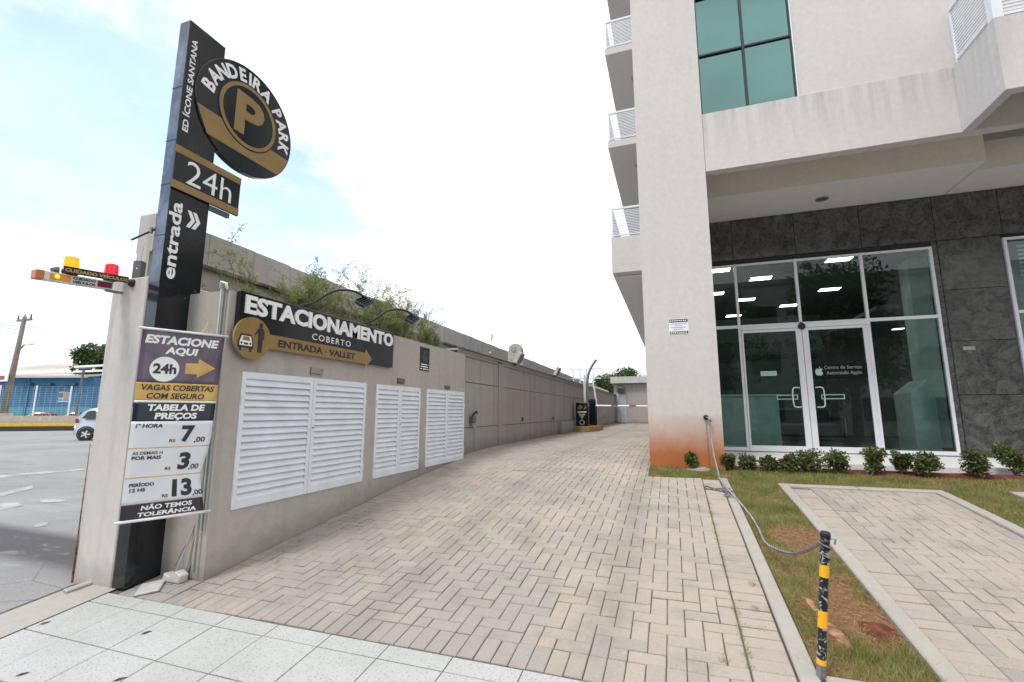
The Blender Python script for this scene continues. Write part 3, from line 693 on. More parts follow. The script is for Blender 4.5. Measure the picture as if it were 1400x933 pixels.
m.build('attendant_symbol', M_ink, es)

# goose-neck lamps
M_led = plain('led_head', (.05, .06, .09), .25, .3)
for (Y, px1, lab) in ((3.56, (409, 414), 'black goose-neck spotlight over the middle of the long sign'), (4.56, (496, 440), 'black goose-neck spotlight over the right end of the long sign')):
    e = thing('goose_neck_lamp', lab, 'lamp', (SX, Y, 1.705), 0, 'goose-neck lamps above the sign')
    P = [(-.03, 0, 0), (-.03, .05, .05), (0, .16, .10), (.10, .30, .235), (.17, .42, .285), (.24, .54, .285), (.29, .63, .235)]
    # smooth
    Q = []
    for i in range(len(P)-1):
        p0, p1, p2, p3 = [Vector(P[max(0, min(len(P)-1, i+k))]) for k in (-1, 0, 1, 2)]
        for k in range(5): t_ = k/5; Q.append(.5*((2*p1)+(p2-p0)*t_+(2*p0-5*p1+4*p2-p3)*t_*t_+(3*p1-p0-3*p2+p3)*t_**3))
    Q.append(Vector(P[-1])); MB().tube(Q, .012, 8).build('neck', M_blackm, e, smooth=True)
    B(-.06, 0, -.03, .03, -.004, .02).build('base', M_blackm, e)
    Rm = Euler((D2R(35), D2R(30), D2R(10))).to_matrix(); c_ = (.28, .62, .19)
    MB().box(.22, .34, .54, .70, .17, .21, rot=Rm, c=c_).build('head', M_led, e, bevel=.006)
    h_ = MB().box(.228, .332, .548, .692, .163, .1695, rot=Rm, c=c_).build('lens', plain('lamp_lens', (.22, .25, .32), .1), e)
    for k in range(4): MB().box(.23+.03*k, .236+.03*k, .55, .69, .212, .226, rot=Rm, c=c_).build('fin', M_blackm, e)

# conduit with pipe, strings at the banner, broken box
e = thing('conduit', 'grey conduit pipe with white fittings on the wall return beside the totem', 'pipe', (-3.50, 2.765, -.55))
MB().tube([(0, 0, 0.05), (.0, 0, 1.2), (0.0, 0.0, 2.28)], .008, 8).build('pipe', M_wire, e, smooth=True)
MB().tube([(0.035, .005, .35), (.03, .0, 1.2), (0.03, 0.005, 2.27)], .006, 6).build('cable', plain('cable_green', (.10, .14, .12), .5), e)
MB().tube([(-.01, 0, 2.27), (.01, -.015, 2.32), (.045, 0, 2.31), (.04, .02, 2.26)], .012, 8).build('elbow', M_letter, e, smooth=True)
e2 = thing('junction_box', 'broken white plastic junction box lying open at the foot of the totem', 'junction box', tuple(ong(205, 806)))
m = MB(); m.box(-.075, .075, -.09, .09, 0, .022, rot=Euler((.1, -.12, .75)).to_matrix()); m.build('lid', plain('weathered_plastic', (.50, .49, .48), .55, var=.15, bump=.3), e2, bevel=.008)
m = MB(); pts = [(-.02, .0), (.16, .0), (.17, .055), (.11, .085), (.06, .04), (-.01, .06)]; m.prism(pts, 0, .07); m.build('box', plain('weathered_plastic', (.50, .49, .48), .55), e2, bevel=.005).location = (-.01, .10, .02)
def cat(P, n=6):
    Q = []
    for i in range(len(P)-1):
        p0, p1, p2, p3 = [Vector(P[max(0, min(len(P)-1, i+k))]) for k in (-1, 0, 1, 2)]
        for k in range(n): t_ = k/n; Q.append(.5*((2*p1)+(p2-p0)*t_+(2*p0-5*p1+4*p2-p3)*t_*t_+(3*p1-p0-3*p2+p3)*t_**3))
    Q.append(Vector(P[-1])); return Q
MB().tube(cat([(.05, .14, .05), (.10, .16, .05), (.13, .19, .12), (.145, .22, .28), (.20, .235, .62)]), .010, 8).build('hose', plain('hose_blue_grey', (.22, .27, .29), .5), e2, smooth=True)
MB().tube(cat([(.07, .12, .07), (.10, .15, .20), (.15, .21, .50), (.19, .22, .66)]), .006, 6).build('cable', M_wire, e2, smooth=True)
MB().tube(cat([(.12, .17, .1), (.14, .19, .3), (.21, .22, .66)]), .004, 6).build('wire', M_rope, e2, smooth=True)
MB().tube(cat([(.03, .15, .12), (.05, .18, .22), (.08, .2, .30), (.16, .22, .5)]), .003, 6).build('wire', plain('wire_blue', (.10, .14, .30), .5), e2, smooth=True)

# price banner
BL0 = Vector((-3.605, 2.266, 0)); BD = Vector((-3.39+3.605, 2.75-2.266, 0)); BWid = BD.length; brz = math.atan2(BD.y, BD.x)
bz1, bz0 = 1.305, -.045; BH = bz1-bz0
bn = thing('price_banner', 'hanging parking price banner with purple top and white price rows', 'banner', (BL0.x, BL0.y, bz0), brz)
def warp(v):      # soft belly in the cloth, right edge swinging back near the foot
    fx, fz = v.x/BWid, v.z/BH
    v = v.copy(); v.y += -.016*math.sin(fx*math.pi)*(1-abs(2*fz-1))-.010*math.exp(-((fx-.62)/.10)**2)*max(0, .45-fz)*2+.006*math.sin(fz*9)*fx
    k = math.exp(-((fz-.20)/.13)**2)*fx**2; v.x -= .045*k
    if fz > .5: v.x -= .03*(1-fz)*fx*2
    else: v.x -= .03*fx
    return v
def cloth(x0, x1, f0, f1, mat, y=-.0, name='panel', nx=14, nz=14, parent=None):
    m = MB(); X0, X1, Z1, Z0 = x0*BWid, x1*BWid, (1-f0)*BH, (1-f1)*BH
    for j in range(nz+1):
        for i in range(nx+1): m.v.append(tuple(warp(Vector((X0+(X1-X0)*i/nx, y, Z0+(Z1-Z0)*j/nz)))))
    nf = len(m.v); m.v += [(a, b+.0018, c) for a, b, c in m.v]; k = nx+1
    for j in range(nz):
        for i in range(nx): a = j*k+i; m.f.append((a, a+1, a+k+1, a+k)); m.f.append((nf+a, nf+a+k, nf+a+k+1, nf+a+1))
    bo = [i for i in range(nx)]; 
    for i in range(nx): m.f.append((i, nf+i, nf+i+1, i+1)); a = nz*k+i; m.f.append((a, a+1, nf+a+1, nf+a))
    for j in range(nz): a = j*k; m.f.append((a, a+k, nf+a+k, nf+a)); a = j*k+nx; m.f.append((a, nf+a, nf+a+k, a+k))
    return m.build(name, mat, parent or bn, smooth=True)
t = NT('banner_purple'); t.col(t.mix(t.ramp(t.noise(3.2, 4, .5, t.pos((1, 1, .6)), 1.5), .35, .7), (.075, .055, .085), (.17, .13, .19))); t.rough(.32); t.bump(t.noise(4, 3, .5, t.pos((2.5, 2.5, .8), True)), .35, .05); M_purp = t.m
M_cw = plain('banner_white', (.70, .73, .77), .35, var=.03); M_cn = plain('banner_navy', (.014, .018, .035), .3)
cloth(0, 1, .0, .29, M_purp); cloth(0, 1, .29, .385, M_goldb); cloth(0, 1, .385, .396, M_letter, nz=1); cloth(0, 1, .396, .496, M_cn); cloth(0, 1, .496, .917, M_cw, nz=24); cloth(0, 1, .917, .99, plain('banner_black', (.035, .027, .035), .3))
for f in (.634, .784): cloth(0, 1, f-.0025, f+.0025, M_goldb, y=-.0008, name='rule', nz=1)
def bt(s, x0, x1, f0, f1, mat, **k): return lettering(s, x0*BWid, x1*BWid, (1-f1)*BH, (1-f0)*BH, -.0010, mat, bn, fn=warp, depth=.0012, **k)
bt('ESTACIONE', .04, .93, .030, .078, M_letter, bold=.045, shear=.15); bt('AQUI', .28, .68, .090, .138, M_letter, bold=.045, shear=.15)
m = MB(); m.lathe(.30*BWid, (1-.215)*BH, [(0, -.002), (.092, -.002), (.092, -.001)], 40, 'y'); m.v = [tuple(warp(Vector(v))) for v in m.v]; m.build('disc', M_letter, bn)
bt('24h', .165, .44, .185, .240, M_ink, bold=.035).location.y = -.0015
m = MB(); m.prism([(x*BWid, (1-f)*BH) for x, f in ((.545, .175), (.545, .235), (.70, .235), (.70, .255), (.93, .195), (.70, .145), (.70, .172))], -.0022, -.001); m.v = [tuple(warp(Vector(v))) for v in m.v]; m.build('arrow', M_goldb, bn)
bt('VAGAS COBERTAS', .06, .95, .300, .331, M_ink, bold=.025, shear=.12); bt('COM SEGURO', .13, .83, .345, .376, M_ink, bold=.025, shear=.12)
bt('TABELA DE', .16, .86, .405, .440, M_letter, bold=.045, shear=.1); bt('PREÇOS', .25, .77, .450, .492, M_letter, bold=.045, shear=.1)
bt('1ª HORA', .05, .36, .508, .530, M_ink, bold=.03, shear=.15)
def price(s, f0, f1, x0, x1): bt(s, x0, x1, f0, f1, M_ink, bold=.045); bt('RS', .46, .535, f1-.018, f1-.002, M_ink, bold=.02); bt(',00', x1+.005, x1+.15, f1-.026, f1+.007, M_ink, bold=.02)
price('7', .520, .610, .60, .77); bt('AS DEMAIS H', .05, .40, .652, .668, M_ink, bold=.015); bt('POR MAIS', .05, .39, .675, .694, M_ink, bold=.035)
price('3', .665, .757, .62, .78); bt('PERÍODO', .06, .35, .808, .830, M_ink, bold=.035); bt('12 HS', .07, .25, .838, .856, M_ink, bold=.035); price('13', .806, .899, .58, .86)
bt('NÃO TEMOS', .22, .85, .923, .952, M_letter, bold=.035, shear=.1); bt('TOLERÂNCIA', .19, .90, .957, .984, M_letter, bold=.035, shear=.1)
for (f, x0, x1) in ((0, -.02, BWid+.02), (1, -.025, BWid+.012)):
    z = (1-f)*BH; MB().tube([(x0, 0, z), (x1, 0, z)], .010, 10).build('rod', plain('white_rod', (.75, .76, .78), .35), bn, smooth=True)
for dx, dzz in ((.36, .0), (.44, .0), (.40, .0)): MB().tube(cat([(dx, 0, BH), (.40+(.0), .01, BH+.075), (.405, .03, BH+.10)]), .0028, 5).build('string', M_rope, bn)
for sx in (-1, 1): MB().tube([(.405, .03, BH+.10), (.405+sx*.05, .02, BH+.115-.03*sx)], .0028, 5).build('string', M_rope, bn)
MB().tube(cat([(.36, 0, 0), (.42, .02, -.035), (.47, .03, -.02), (.50, .02, 0)]), .003, 5).build('string', M_rope, bn)
# clip on totem edge
o = B(-3.99, -3.90, 2.50, 2.524, .745, .775).build('clip', M_blackm); tag(o, 'small dark clip on the totem edge beside the banner', 'clip')

# warning light bar: sticks out over the pavement
wb = thing('warning_light_bar', 'white CUIDADO VEICULOS warning bar with amber and red beacons on wall end', 'warning light', (-4.30, 1.955, 1.655), PI2)
tilt = math.atan2(.04, .48)
def wbx(m):  # slight rise towards the wall
    m.v = [(x, y, z+x*math.tan(tilt)*.9) for x, y, z in m.v]; return m
wbx(B(0, .49, 0, .06, 0, .068)).build('bar', plain('bar_white', (.66, .64, .62), .4), wb, bevel=.004)
M_amb = plain('amber_lens', (.75, .30, .03), .2); M_red = plain('red_lens', (.16, .012, .03), .2)
wbx(B(-.006, .045, -.004, .064, .0, .071)).build('end_lens', plain('faded_amber_lens', (.50, .17, .05), .3), wb, bevel=.006)
wbx(B(.075, .20, -.006, -.0005, .012, .058)).build('amber_lens', M_amb, wb, bevel=.002)
M_bulb = emit('lit_amber_bulb', (1, .45, .03), 1.3); o = MB().lathe(.115, .036, [(0, -.0085), (.012, -.0085), (.016, -.0065)], 14, 'y').build('bulb', M_bulb, wb); o.location.z = .01
wbx(B(.375, .475, -.006, -.0005, .010, .055)).build('red_lens', M_red, wb, bevel=.002)
for s_, z0, z1 in (('CUIDADO', .036, .056), ('VEÍCULOS', .008, .033)):
    lettering(s_, .212, .362, z0, z1, -.0005, M_ink, wb, bold=.035, fn=lambda v: Vector((v.x, v.y, v.z+v.x*math.tan(tilt)*.9)))
plt = MB().box(.135, .575, -.030, -.025, .072, .124); wbx(plt).build('name_plate', M_blackm, wb)
lettering('CUIDADO VEÍCULOS', .142, .568, .082, .115, -.030, M_goldb, wb, bold=.03, fn=lambda v: Vector((v.x, v.y, v.z+v.x*math.tan(tilt)*.9)))
def beacon(x, z, mt, nm):
    z += x*math.tan(tilt)*.9
    b = MB().lathe(x, .03, [(0, z-.02), (.045, z-.02), (.052, z-.008), (.05, z+.01), (0, z+.012)], 20).build(nm, M_blackm, wb, smooth=True)
    prof = [(.044, z+.011), (.047, z+.018), (.043, z+.105), (.038, z+.116), (0, z+.120)]
    m = MB(); n_ = 28
    for (r, h) in prof:
        for k in range(n_): t_ = 6.283*k/n_; rr_ = r*(1+.035*(k % 2)); m.v.append((x+rr_*math.cos(t_), .03+rr_*math.sin(t_), h))
    for i in range(len(prof)-1):
        for k in range(n_): l = (k+1) % n_; m.f.append((i*n_+k, i*n_+l, (i+1)*n_+l, (i+1)*n_+k))
    m.build('dome', mt, b)
def dome(name, c, e):
    t = NT(name); t.col(c); t.rough(.15); t.b.inputs['Transmission Weight'].default_value = .55; t.b.inputs['Emission Color'].default_value = c+(1,); t.b.inputs['Emission Strength'].default_value = e; return t.m
beacon(.205, .095, dome('amber_dome', (.95, .42, .01), .35), 'amber_beacon'); beacon(.475, .10, dome('red_dome', (.80, .02, .04), .2), 'red_beacon')
MB().tube([(.095, .03, .09), (.12, .03, .10), (.13, .03, .125)], [.02, .026, .01], 10).build('connector', M_greym, wb)
MB().tube([(.45, .03, .028), (.50, .03, .030), (.572, .03, .035)], .012, 8).build('bracket', M_steel, wb)
e = thing('siren', 'small round black siren on the front of the end wall, right of the warning bar', 'siren', (-4.215, 2.528, 1.765)); MB().lathe(0, 0, [(0, -.03), (.018, -.032), (.030, -.02), (.034, .0), (.034, .008)], 20, 'y').build('horn', M_blackm, e, smooth=True); MB().lathe(0, 0, [(0, -.035), (.012, -.035), (.012, -.03)], 12, 'y').build('cap', M_greym, e)
e = thing('control_box', 'small dark grey receiver box with thin aerial on top of the end wall', 'receiver', (-4.28, 2.60, 1.812), D2R(20)); B(-.03, .04, -.03, .03, 0, .17).build('case', M_greym, e, bevel=.004); MB().tube([(.01, 0, .17), (.02, 0, .33)], .0015, 5).build('aerial', M_steel, e); MB().lathe(.01, .10, [(0, -.033), (.006, -.033), (.006, -.03)], 8, 'y').build('button', M_letter, e)
p0 = ony(180, 328, 2.72); p1 = ony(207, 316, 2.72); e = thing('bracket_arm', 'thin dark metal arm sticking out left of the post behind the totem', 'bracket', tuple(p1)); d = p0-p1
MB().tube([(0.05, 0, .01), tuple(d)], .009, 6).build('arm', M_blackm, e); MB().tube([(0.0, 0, -.02), (0, 0, .03)], .015, 6).build('clamp', M_steel, e)

# ---------------------------------------------------------------- boundary wall behind
BX = -3.58
bw = thing('boundary_wall', 'long grey-tan panelled boundary wall running down the driveway', 'wall', (BX, 7.45, -.25), PI2)
Lw = 31-7.45; B(0, Lw, .016, .16, 0, 2.02).build('wall', plain('groove_shade_paint', (.20, .175, .155), .9), bw)
joints = [7.45, 9.49, 9.77, 12.3, 14.6, 17.6, 20.0, 22.4, 24.8, 27.2, 29.4, 31]
zc = [-.02, .42, 1.25, 1.72, 1.838]
for i in range(len(joints)-1):
    a, b = joints[i]-7.45+(.008), joints[i+1]-7.45-.008
    pil = (i == 1)
    if pil: B(a, b, -.02, .015, 0, 2.02).build('pilaster', M_bound, bw, bevel=.004); continue
    for z0, z1 in zip(zc, zc[1:]): B(a, b, 0, .015, z0+.25+(.008 if z0 > 0 else -.22), z1+.25-.006).build('panel', M_bound, bw, bevel=.003)
B(-.05, Lw, -.10, .0, 2.078, 2.098).build('flashing', plain('dull_zinc', (.20, .20, .20), .4, .4), bw, bevel=.003); B(-.05, Lw, -.02, .2, 2.045, 2.077).build('flashing', M_old, bw)
for (Y, z) in ((11.21, .53), (14.38, .52), (17.56, .51), (22.8, .5), (26.0, .5)):
    e = thing('wall_vent', 'small square dark vent in the boundary wall', 'vent', (BX, Y, z-.07), PI2, 'vents along the boundary wall'); B(-.07, .07, -.012, -.0005, 0, .14).build('frame', M_conc, e); B(-.05, .05, -.016, -.0125, .02, .12).build('grille', M_dark, e)
C_v = [o for o in C.objects if o.name.startswith('wall_vent')]
for o, l in zip(C_v, ('nearest small dark vent of the boundary wall', 'second small dark vent along the boundary wall', 'small dark vent just before the ticket machine', 'first small vent beyond the barrier', 'farthest small vent of the boundary wall')): o['label'] = l
e = thing('hose_box', 'dark hose fitting on the boundary wall just past the service wall', 'tap', (BX, 8.05, .50), PI2)
B(-.07, .07, -.09, -.001, 0, .13).build('box', M_greym, e, bevel=.01); MB().tube(cat([(-.05, -.06, .13), (0, -.10, .20), (.12, -.08, .18), (.16, -.05, .22)]), .018, 8).build('spout', M_blackm, e, smooth=True); B(-.05, .05, -.095, -.09, -.08, .0).build('label_plate', M_conc, e)
B(-3.579, -3.46, 15.05, 17.0, -.02, .39).build('low_plinth', M_bound, bevel=.006); tag(C.objects['low_plinth'], 'low rendered plinth at the foot of the boundary wall before the ticket island', 'plinth')
# old wall behind
ow = thing('old_wall', 'old bare stained concrete wall rising behind the service wall', 'wall', (-4.62, 2.9, -.3), PI2+D2R(1.2))
m = MB(); n_ = 70; Lo = 40
for i in range(n_):
    a = Lo*i/n_; b = Lo*(i+1)/n_
    if i == 3: continue
    m.box(a+.004, b-.002, -.0, .22, 2.52, 2.90+.012*noise.noise((i*.9, 0, 0)))
m.box(Lo*3/n_, Lo*4/n_, .012, .22, 2.52, 2.89)
B(0, Lo, .03, .20, 0, 2.52).build('lower_wall', M_old, ow); m.build('parapet', M_old, ow)
B(0, Lo, -.05, .0, 2.50, 2.535).build('ledge', plain('mossy_ledge', (.17, .17, .09), .95, var=.5, nscale=8), ow)
e = thing('old_post', 'old rounded concrete post standing above the boundary wall', 'post', (-3.95, 11.9, 1.6)); MB().prism([(-.22, 0), (.18, 0), (.18, .55), (.16, .80), (.08, .93), (-.06, .95), (-.18, .88), (-.22, .7)], -.12, .12).build('post', M_old, e, bevel=.02); MB().lathe(-.05, .78, [(0, -.135), (.07, -.135), (.08, -.122)], 16, 'y').build('cap', M_conc, e)
for Y, lb in ((10.45, 'square floodlight leaning on the boundary wall top beside the old post'), (14.35, 'farther floodlight on top of the boundary wall')):
    e = thing('floodlight', lb, 'floodlight', (BX+.06, Y, 1.86), PI2, 'floodlights on the boundary wall'); Rm = Euler((D2R(28), 0, 0)).to_matrix(); MB().box(-.14, .14, -.16, -.06, -.03, .26, rot=Rm).build('case', plain('flood_white', (.50, .50, .48), .5), e, bevel=.015); MB().box(-.11, .11, -.172, -.162, .0, .23, rot=Rm, c=(0, -.11, .115)).build('lens', M_greym, e); B(-.03, .03, -.08, .02, -.06, .02).build('bracket', M_steel, e)
e = thing('aerial', 'thin aerial mast on the wall top above the panelled wall', 'aerial', (-3.7, 9.3, 1.84)); MB().tube([(0, 0, 0), (.02, .05, .42)], .006, 5).build('mast', M_steel, e); MB().tube([(.02, .05, .42), (.025, .06, .55)], .018, 6).build('tip', plain('tip_yellow', (.45, .40, .2), .6), e); MB().lathe(0, 0, [(0, .12), (.03, .14), (0, .16)], 8).build('insulator', M_letter, e)

# ---------------------------------------------------------------- weeds on the service wall
def weed(x, y, z, h, spread, nst, lab, dens=1.0):
    e = thing('wild_plant', lab, 'plant', (x, y, z), 0, 'wild plants growing on top of the service wall')
    st = MB(); lf = MB()
    def leafq(p, s_):
        a = Vector((random.gauss(0, 1), random.gauss(0, 1), random.gauss(0, 1))).normalized(); b = a.orthogonal().normalized(); b.rotate(Matrix.Rotation(U(0, 6.28), 3, a)); k = len(lf.v)
        lf.v += [tuple(p), tuple(p+a*s_*.5+b*s_*.22), tuple(p+a*s_), tuple(p+a*s_*.5-b*s_*.22)]; lf.f.append((k, k+1, k+2, k+3)); lf.a.append(min(.999, max(0, cl+U(-.3, .3))))
    def grow(p, d, L, r, lev):
        n = 6; P = [p.copy()]; rs = [r]
        for i in range(n):
            d = (d+Vector((random.gauss(0, .13), random.gauss(0, .13), random.gauss(.03, .08)))).normalized(); p = p+d*(L/n); P.append(p.copy()); rs.append(r*(1-.8*(i+1)/n))
            if lev < 2 and i > 0 and R() < (.85 if lev == 0 else .6): dd = (d+Vector((random.gauss(0, .65), random.gauss(0, .65), random.gauss(.1, .3)))).normalized(); grow(p, dd, L*U(.25, .5), r*.55, lev+1)
            if i >= (1 if lev else 3):
                for _ in range(int(dens*(5 if lev else 3))): leafq(p+Vector((random.gauss(0, .009), random.gauss(0, .009), random.gauss(0, .009))), U(.014, .032))
        st.tube(P, rs, 3, False)
    for i in range(nst):
        cl = U(.1, .9); a = U(0, 6.28); t_ = U(.05, .75); grow(Vector((U(-.12, .12), U(-.15, .15), 0)), Vector((math.cos(a)*t_*.7, math.sin(a)*t_, 1)).normalized(), h*U(.45, 1.0), .0062, 0)
    for _ in range(int(300*dens)):      # low leafy mat
        cl = U(.2, .8); leafq(Vector((random.gauss(0, spread*.35), random.gauss(0, spread*.8), abs(random.gauss(0, .06)))), U(.014, .03))
    st.build('stems', plain('pale_stem', (.24, .21, .14), .9), e); lf.build('leaves', M_weed, e)
WL = ['scrubby plant nearest the totem on top of the service wall', 'tall wispy plant behind the left lamp, topmost stems against sky', 'dense green plant behind the left goose-neck lamp', 'bushy plant between the two goose-neck lamps', 'wispy plant just left of the right lamp', 'green bush behind the right goose-neck lamp', 'broad bush past the right goose-neck lamp', 'last low bush at the far end of the service wall', 'thin plant over the black placard', 'leafy plant just behind the word on the sign', 'sparse high plant near the old wall', 'small plant at the wall end']
for k, (x, y, h, n) in enumerate(((-4.0, 3.25, .26, 5), (-4.15, 3.62, .78, 8), (-3.95, 4.0, .52, 18), (-4.1, 4.45, .70, 18), (-4.1, 4.95, .90, 16), (-3.95, 5.5, .72, 22), (-3.95, 6.15, .78, 26), (-3.9, 6.85, .62, 20), (-4.05, 6.5, .85, 20), (-3.9, 4.2, .60, 16), (-4.15, 5.75, .95, 14), (-3.95, 7.3, .50, 16))):
    weed(x, y, 1.64, h, .25, int(n*.9), WL[k], .70)
# ---------------------------------------------------------------- far end
fe = thing('end_building', 'low grey building closing the far end of the driveway', 'building', (-3.62, 31, -.05))
B(0, 8, 0, 5, 0, 2.62).build('wall', M_wallT, fe); B(-.15, 8.2, -.35, 5, 2.60, 3.02).build('roof_slab', M_wallW, fe, bevel=.01)
d_ = thing('x', '', ''); d_.name = 'door'; del d_['label']; del d_['category']; d_.parent = fe; d_.location = (.2, -.03, .10)
B(0, .55, 0, .02, 0, 1.80).build('leaf', M_louv, d_)
me_s = B(.03, .52, -.02, -.002, 0, .045).build('slat', M_louv, d_).data
for k in range(1, 21): o = link('slat', me_s, d_); o.location.z = .03+k*.085; o.rotation_euler.x = .4
d_.children[1].rotation_euler.x = .4
e = thing('bulkhead_floodlight', 'dark floodlight under the roof edge above the far white door', 'floodlight', (-3.15, 30.95, 2.02)); MB().box(-.22, .18, -.30, 0, -.05, .33, rot=Euler((.5, .15, .1)).to_matrix()).build('case', M_greym, e, bevel=.03); B(-.03, .03, -.06, .04, .2, .4).build('bracket', M_steel, e)
# white pergola-like beams over the wall
e = thing('roof_railing', 'white metal roof railing above the wall left of the far building', 'railing', (-5.0, 24.6, 1.9))
for k in range(4): B(.35*k, .35*k+.06, 0, .06, 0, 1.1).build('post', M_alu, e)
for z in (.55, 1.05): B(-.2, 1.5, -.01, .07, z, z+.06).build('rail', M_alu, e)
# ticket island
isl = thing('island', 'yellow-edged concrete island under the ticket machine', 'kerb island', (-3.15, 17.6, 0))
outl = [(-.62, -.35), (-.35, -.60), (.25, -.60), (.40, .2), (.42, 1.7), (-.1, 2.1), (-.55, 1.7)]
m = MB(); n_ = len(outl); m.v = [(x, y, 0) for x, y in outl]+[(x, y, .19) for x, y in outl]; m.f = [tuple(range(n_, 2*n_))]+[(i, (i+1) % n_, n_+(i+1) % n_, n_+i) for i in range(n_)]; m.build('island_edge', plain('ochre_paint', (.42, .25, .05), .7, var=.2), isl, bevel=.01)
m = MB(); m.v = [(x*.85, y*.9+.03, .193) for x, y in outl]; m.f = [tuple(range(n_))]; m.build('island_top', M_kerb, isl); B(-.08, .10, -.607, -.3, 0, .20).build('channel', M_kerb, isl)
k_ = thing('ticket_machine', 'black ticket machine with white emblem on the island', 'ticket machine', (-3.22, 17.55, .193)); 
B(-.23, .23, -.18, .18, 0, .86).build('cabinet', M_black, k_, bevel=.02); MB().prism([(-.15, .62), (-.15, .72), (-.05, .78), (.02, .72), (.02, .66), (-.08, .60)], -.188, -.1805).build('stripe', M_gold, k_); MB().prism([(.05, .62), (.17, .78), (.17, .66), (.12, .62)], -.188, -.1805).build('stripe', M_gold, k_)
B(-.17, .17, -.186, -.1805, .50, .54).build('lettering', M_letter, k_); MB().prism([(-.14, .46), (.14, .46), (.02, .28), (-.02, .28)][::-1], -.186, -.1805).build('emblem', plain('emblem_grey', (.35, .36, .36), .5), k_); MB().ring(0, .14, .06, .10, -.186, -.1805, 24).build('emblem_ring', plain('emblem_grey', (.35, .36, .36), .5), k_)
g_ = thing('barrier_gate', 'barrier gate with horizontal white boom and raised curved arm', 'barrier', (-2.98, 18.5, .193))
B(-.20, .16, -.15, .2, 0, 1.02).build('housing', M_black, g_, bevel=.05)
a0 = Vector((-2.98, 18.5, .193))
def gl(px, py, Y=18.4): return ony(px, py, Y)-a0
MB().tube([tuple(gl(800, 556)), tuple(gl(799, 513))], .05, 6).build('lamp_post', M_alu, g_)
MB().tube(cat([tuple(gl(804, 552)), tuple(gl(803, 522)), tuple(gl(807, 505)), tuple(gl(815, 492))]), .055, 6).build('raised_arm', M_steel, g_)
MB().tube([tuple(gl(812, 528)), tuple(gl(816, 556))], .035, 6).build('arm_post', M_alu, g_)
MB().tube([tuple(gl(814, 555)), tuple(gl(912, 556))], .04, 6).build('boom', M_letter, g_)
for k in range(3): p = gl(840+25*k, 555.3); B(p.x-.12, p.x+.12, p.y-.045, p.y+.045, p.z-.045, p.z+.045).build('boom_band', M_steel, g_)

# ---------------------------------------------------------------- foliage helper
def crown(parent, mat, clumps, n, s0, s1, name='crown', flat=False):
    m = MB(); tw = sum(c[3]**2 for c in clumps)
    for (x, y, z, r) in clumps:
        cl = U(0, 1)
        for _ in range(int(n*r*r/tw)):
            d = Vector((random.gauss(0, 1), random.gauss(0, 1), random.gauss(0, 1))).normalized(); p = Vector((x, y, z))+d*r*(R()**.45)*Vector((1, 1, .85)).length/1.65
            a = (d*.6+Vector((random.gauss(0, 1), random.gauss(0, 1), random.gauss(0, 1)))).normalized(); b = a.orthogonal().normalized(); b.rotate(Matrix.Rotation(U(0, 6.28), 3, a)); s_ = U(s0, s1); k = len(m.v)
            m.v += [tuple(p), tuple(p+a*s_*.5+b*s_*.3), tuple(p+a*s_), tuple(p+a*s_*.5-b*s_*.3)]; m.f.append((k, k+1, k+2, k+3)); m.a.append(min(.999, max(0, cl*.6+R()*.4)))
    return m.build(name, mat, parent)
# shrubs in the bed
M_red = plain('red_flower', (.45, .05, .04), .6)
SH = [(945, 637, .10, .13, 'small round shrub alone against the foot of the pillar'), (996, 641, .13, .13, 'first shrub right of the pillar, close to its corner'), (1024, 643, .15, .13, 'second shrub from the pillar in the bed'), (1052, 644, .14, .12, 'third shrub from the pillar in the bed'), (1077, 645, .15, .13, 'low shrub with small red flowers before the left door leaf'),
      (1108, 646, .24, .19, 'biggest dark shrub in front of the glass doors'), (1149, 647, .19, .16, 'shrub at the right edge of the biggest one'), (1200, 647, .17, .17, 'rounded shrub before the right door stile'), (1236, 648, .14, .16, 'left shrub of the close pair under the right glass pane'), (1271, 650, .16, .17, 'right shrub of the close pair under the right glass pane'),
      (1339, 652, .18, .19, 'shrub standing alone below the granite wall'), (1392, 650, .20, .24, 'tallest shrub at the right edge of the view')]
for (px, py, r, h, lb) in SH:
    p = ong(px, py); q_ = U(.8, 1.15); r *= .92*q_; h *= 1.30*(2-q_)*U(.85, 1.1); s_ = thing('shrub', lb, 'shrub', (p.x, (p.y+.05 if p.x > .4 else 7.16), p.z), 0, 'shrubs planted along the shop front')
    cl = [(U(-.6, .6)*r, U(-.5, .5)*r, U(.25, 1.0)*h, U(.38, .60)*min(r, h)) for _ in range(14)]+[(0, 0, h*.7, r*.6)]
    crown(s_, M_shrub, cl, 1500, .022, .050, 'leaves'); st = MB()
    for k in range(7): a = U(0, 6.28); st.tube([(0, 0, -.02), (math.cos(a)*r*.3, math.sin(a)*r*.3, h*.4), (math.cos(a)*r*.6, math.sin(a)*r*.5, h*.9)], [.006, .004, .002], 4, False)
    st.build('stems', M_bark, s_)
    if 'red' in lb:
        for k in range(6): q = (U(-r, r)*.8, U(-r, 0)*.6, h*U(.7, 1.15)); MB().lathe(q[0], q[1], [(0, q[2]), (.010, q[2]+.006), (0, q[2]+.014)], 6).build('flower', M_red, s_)

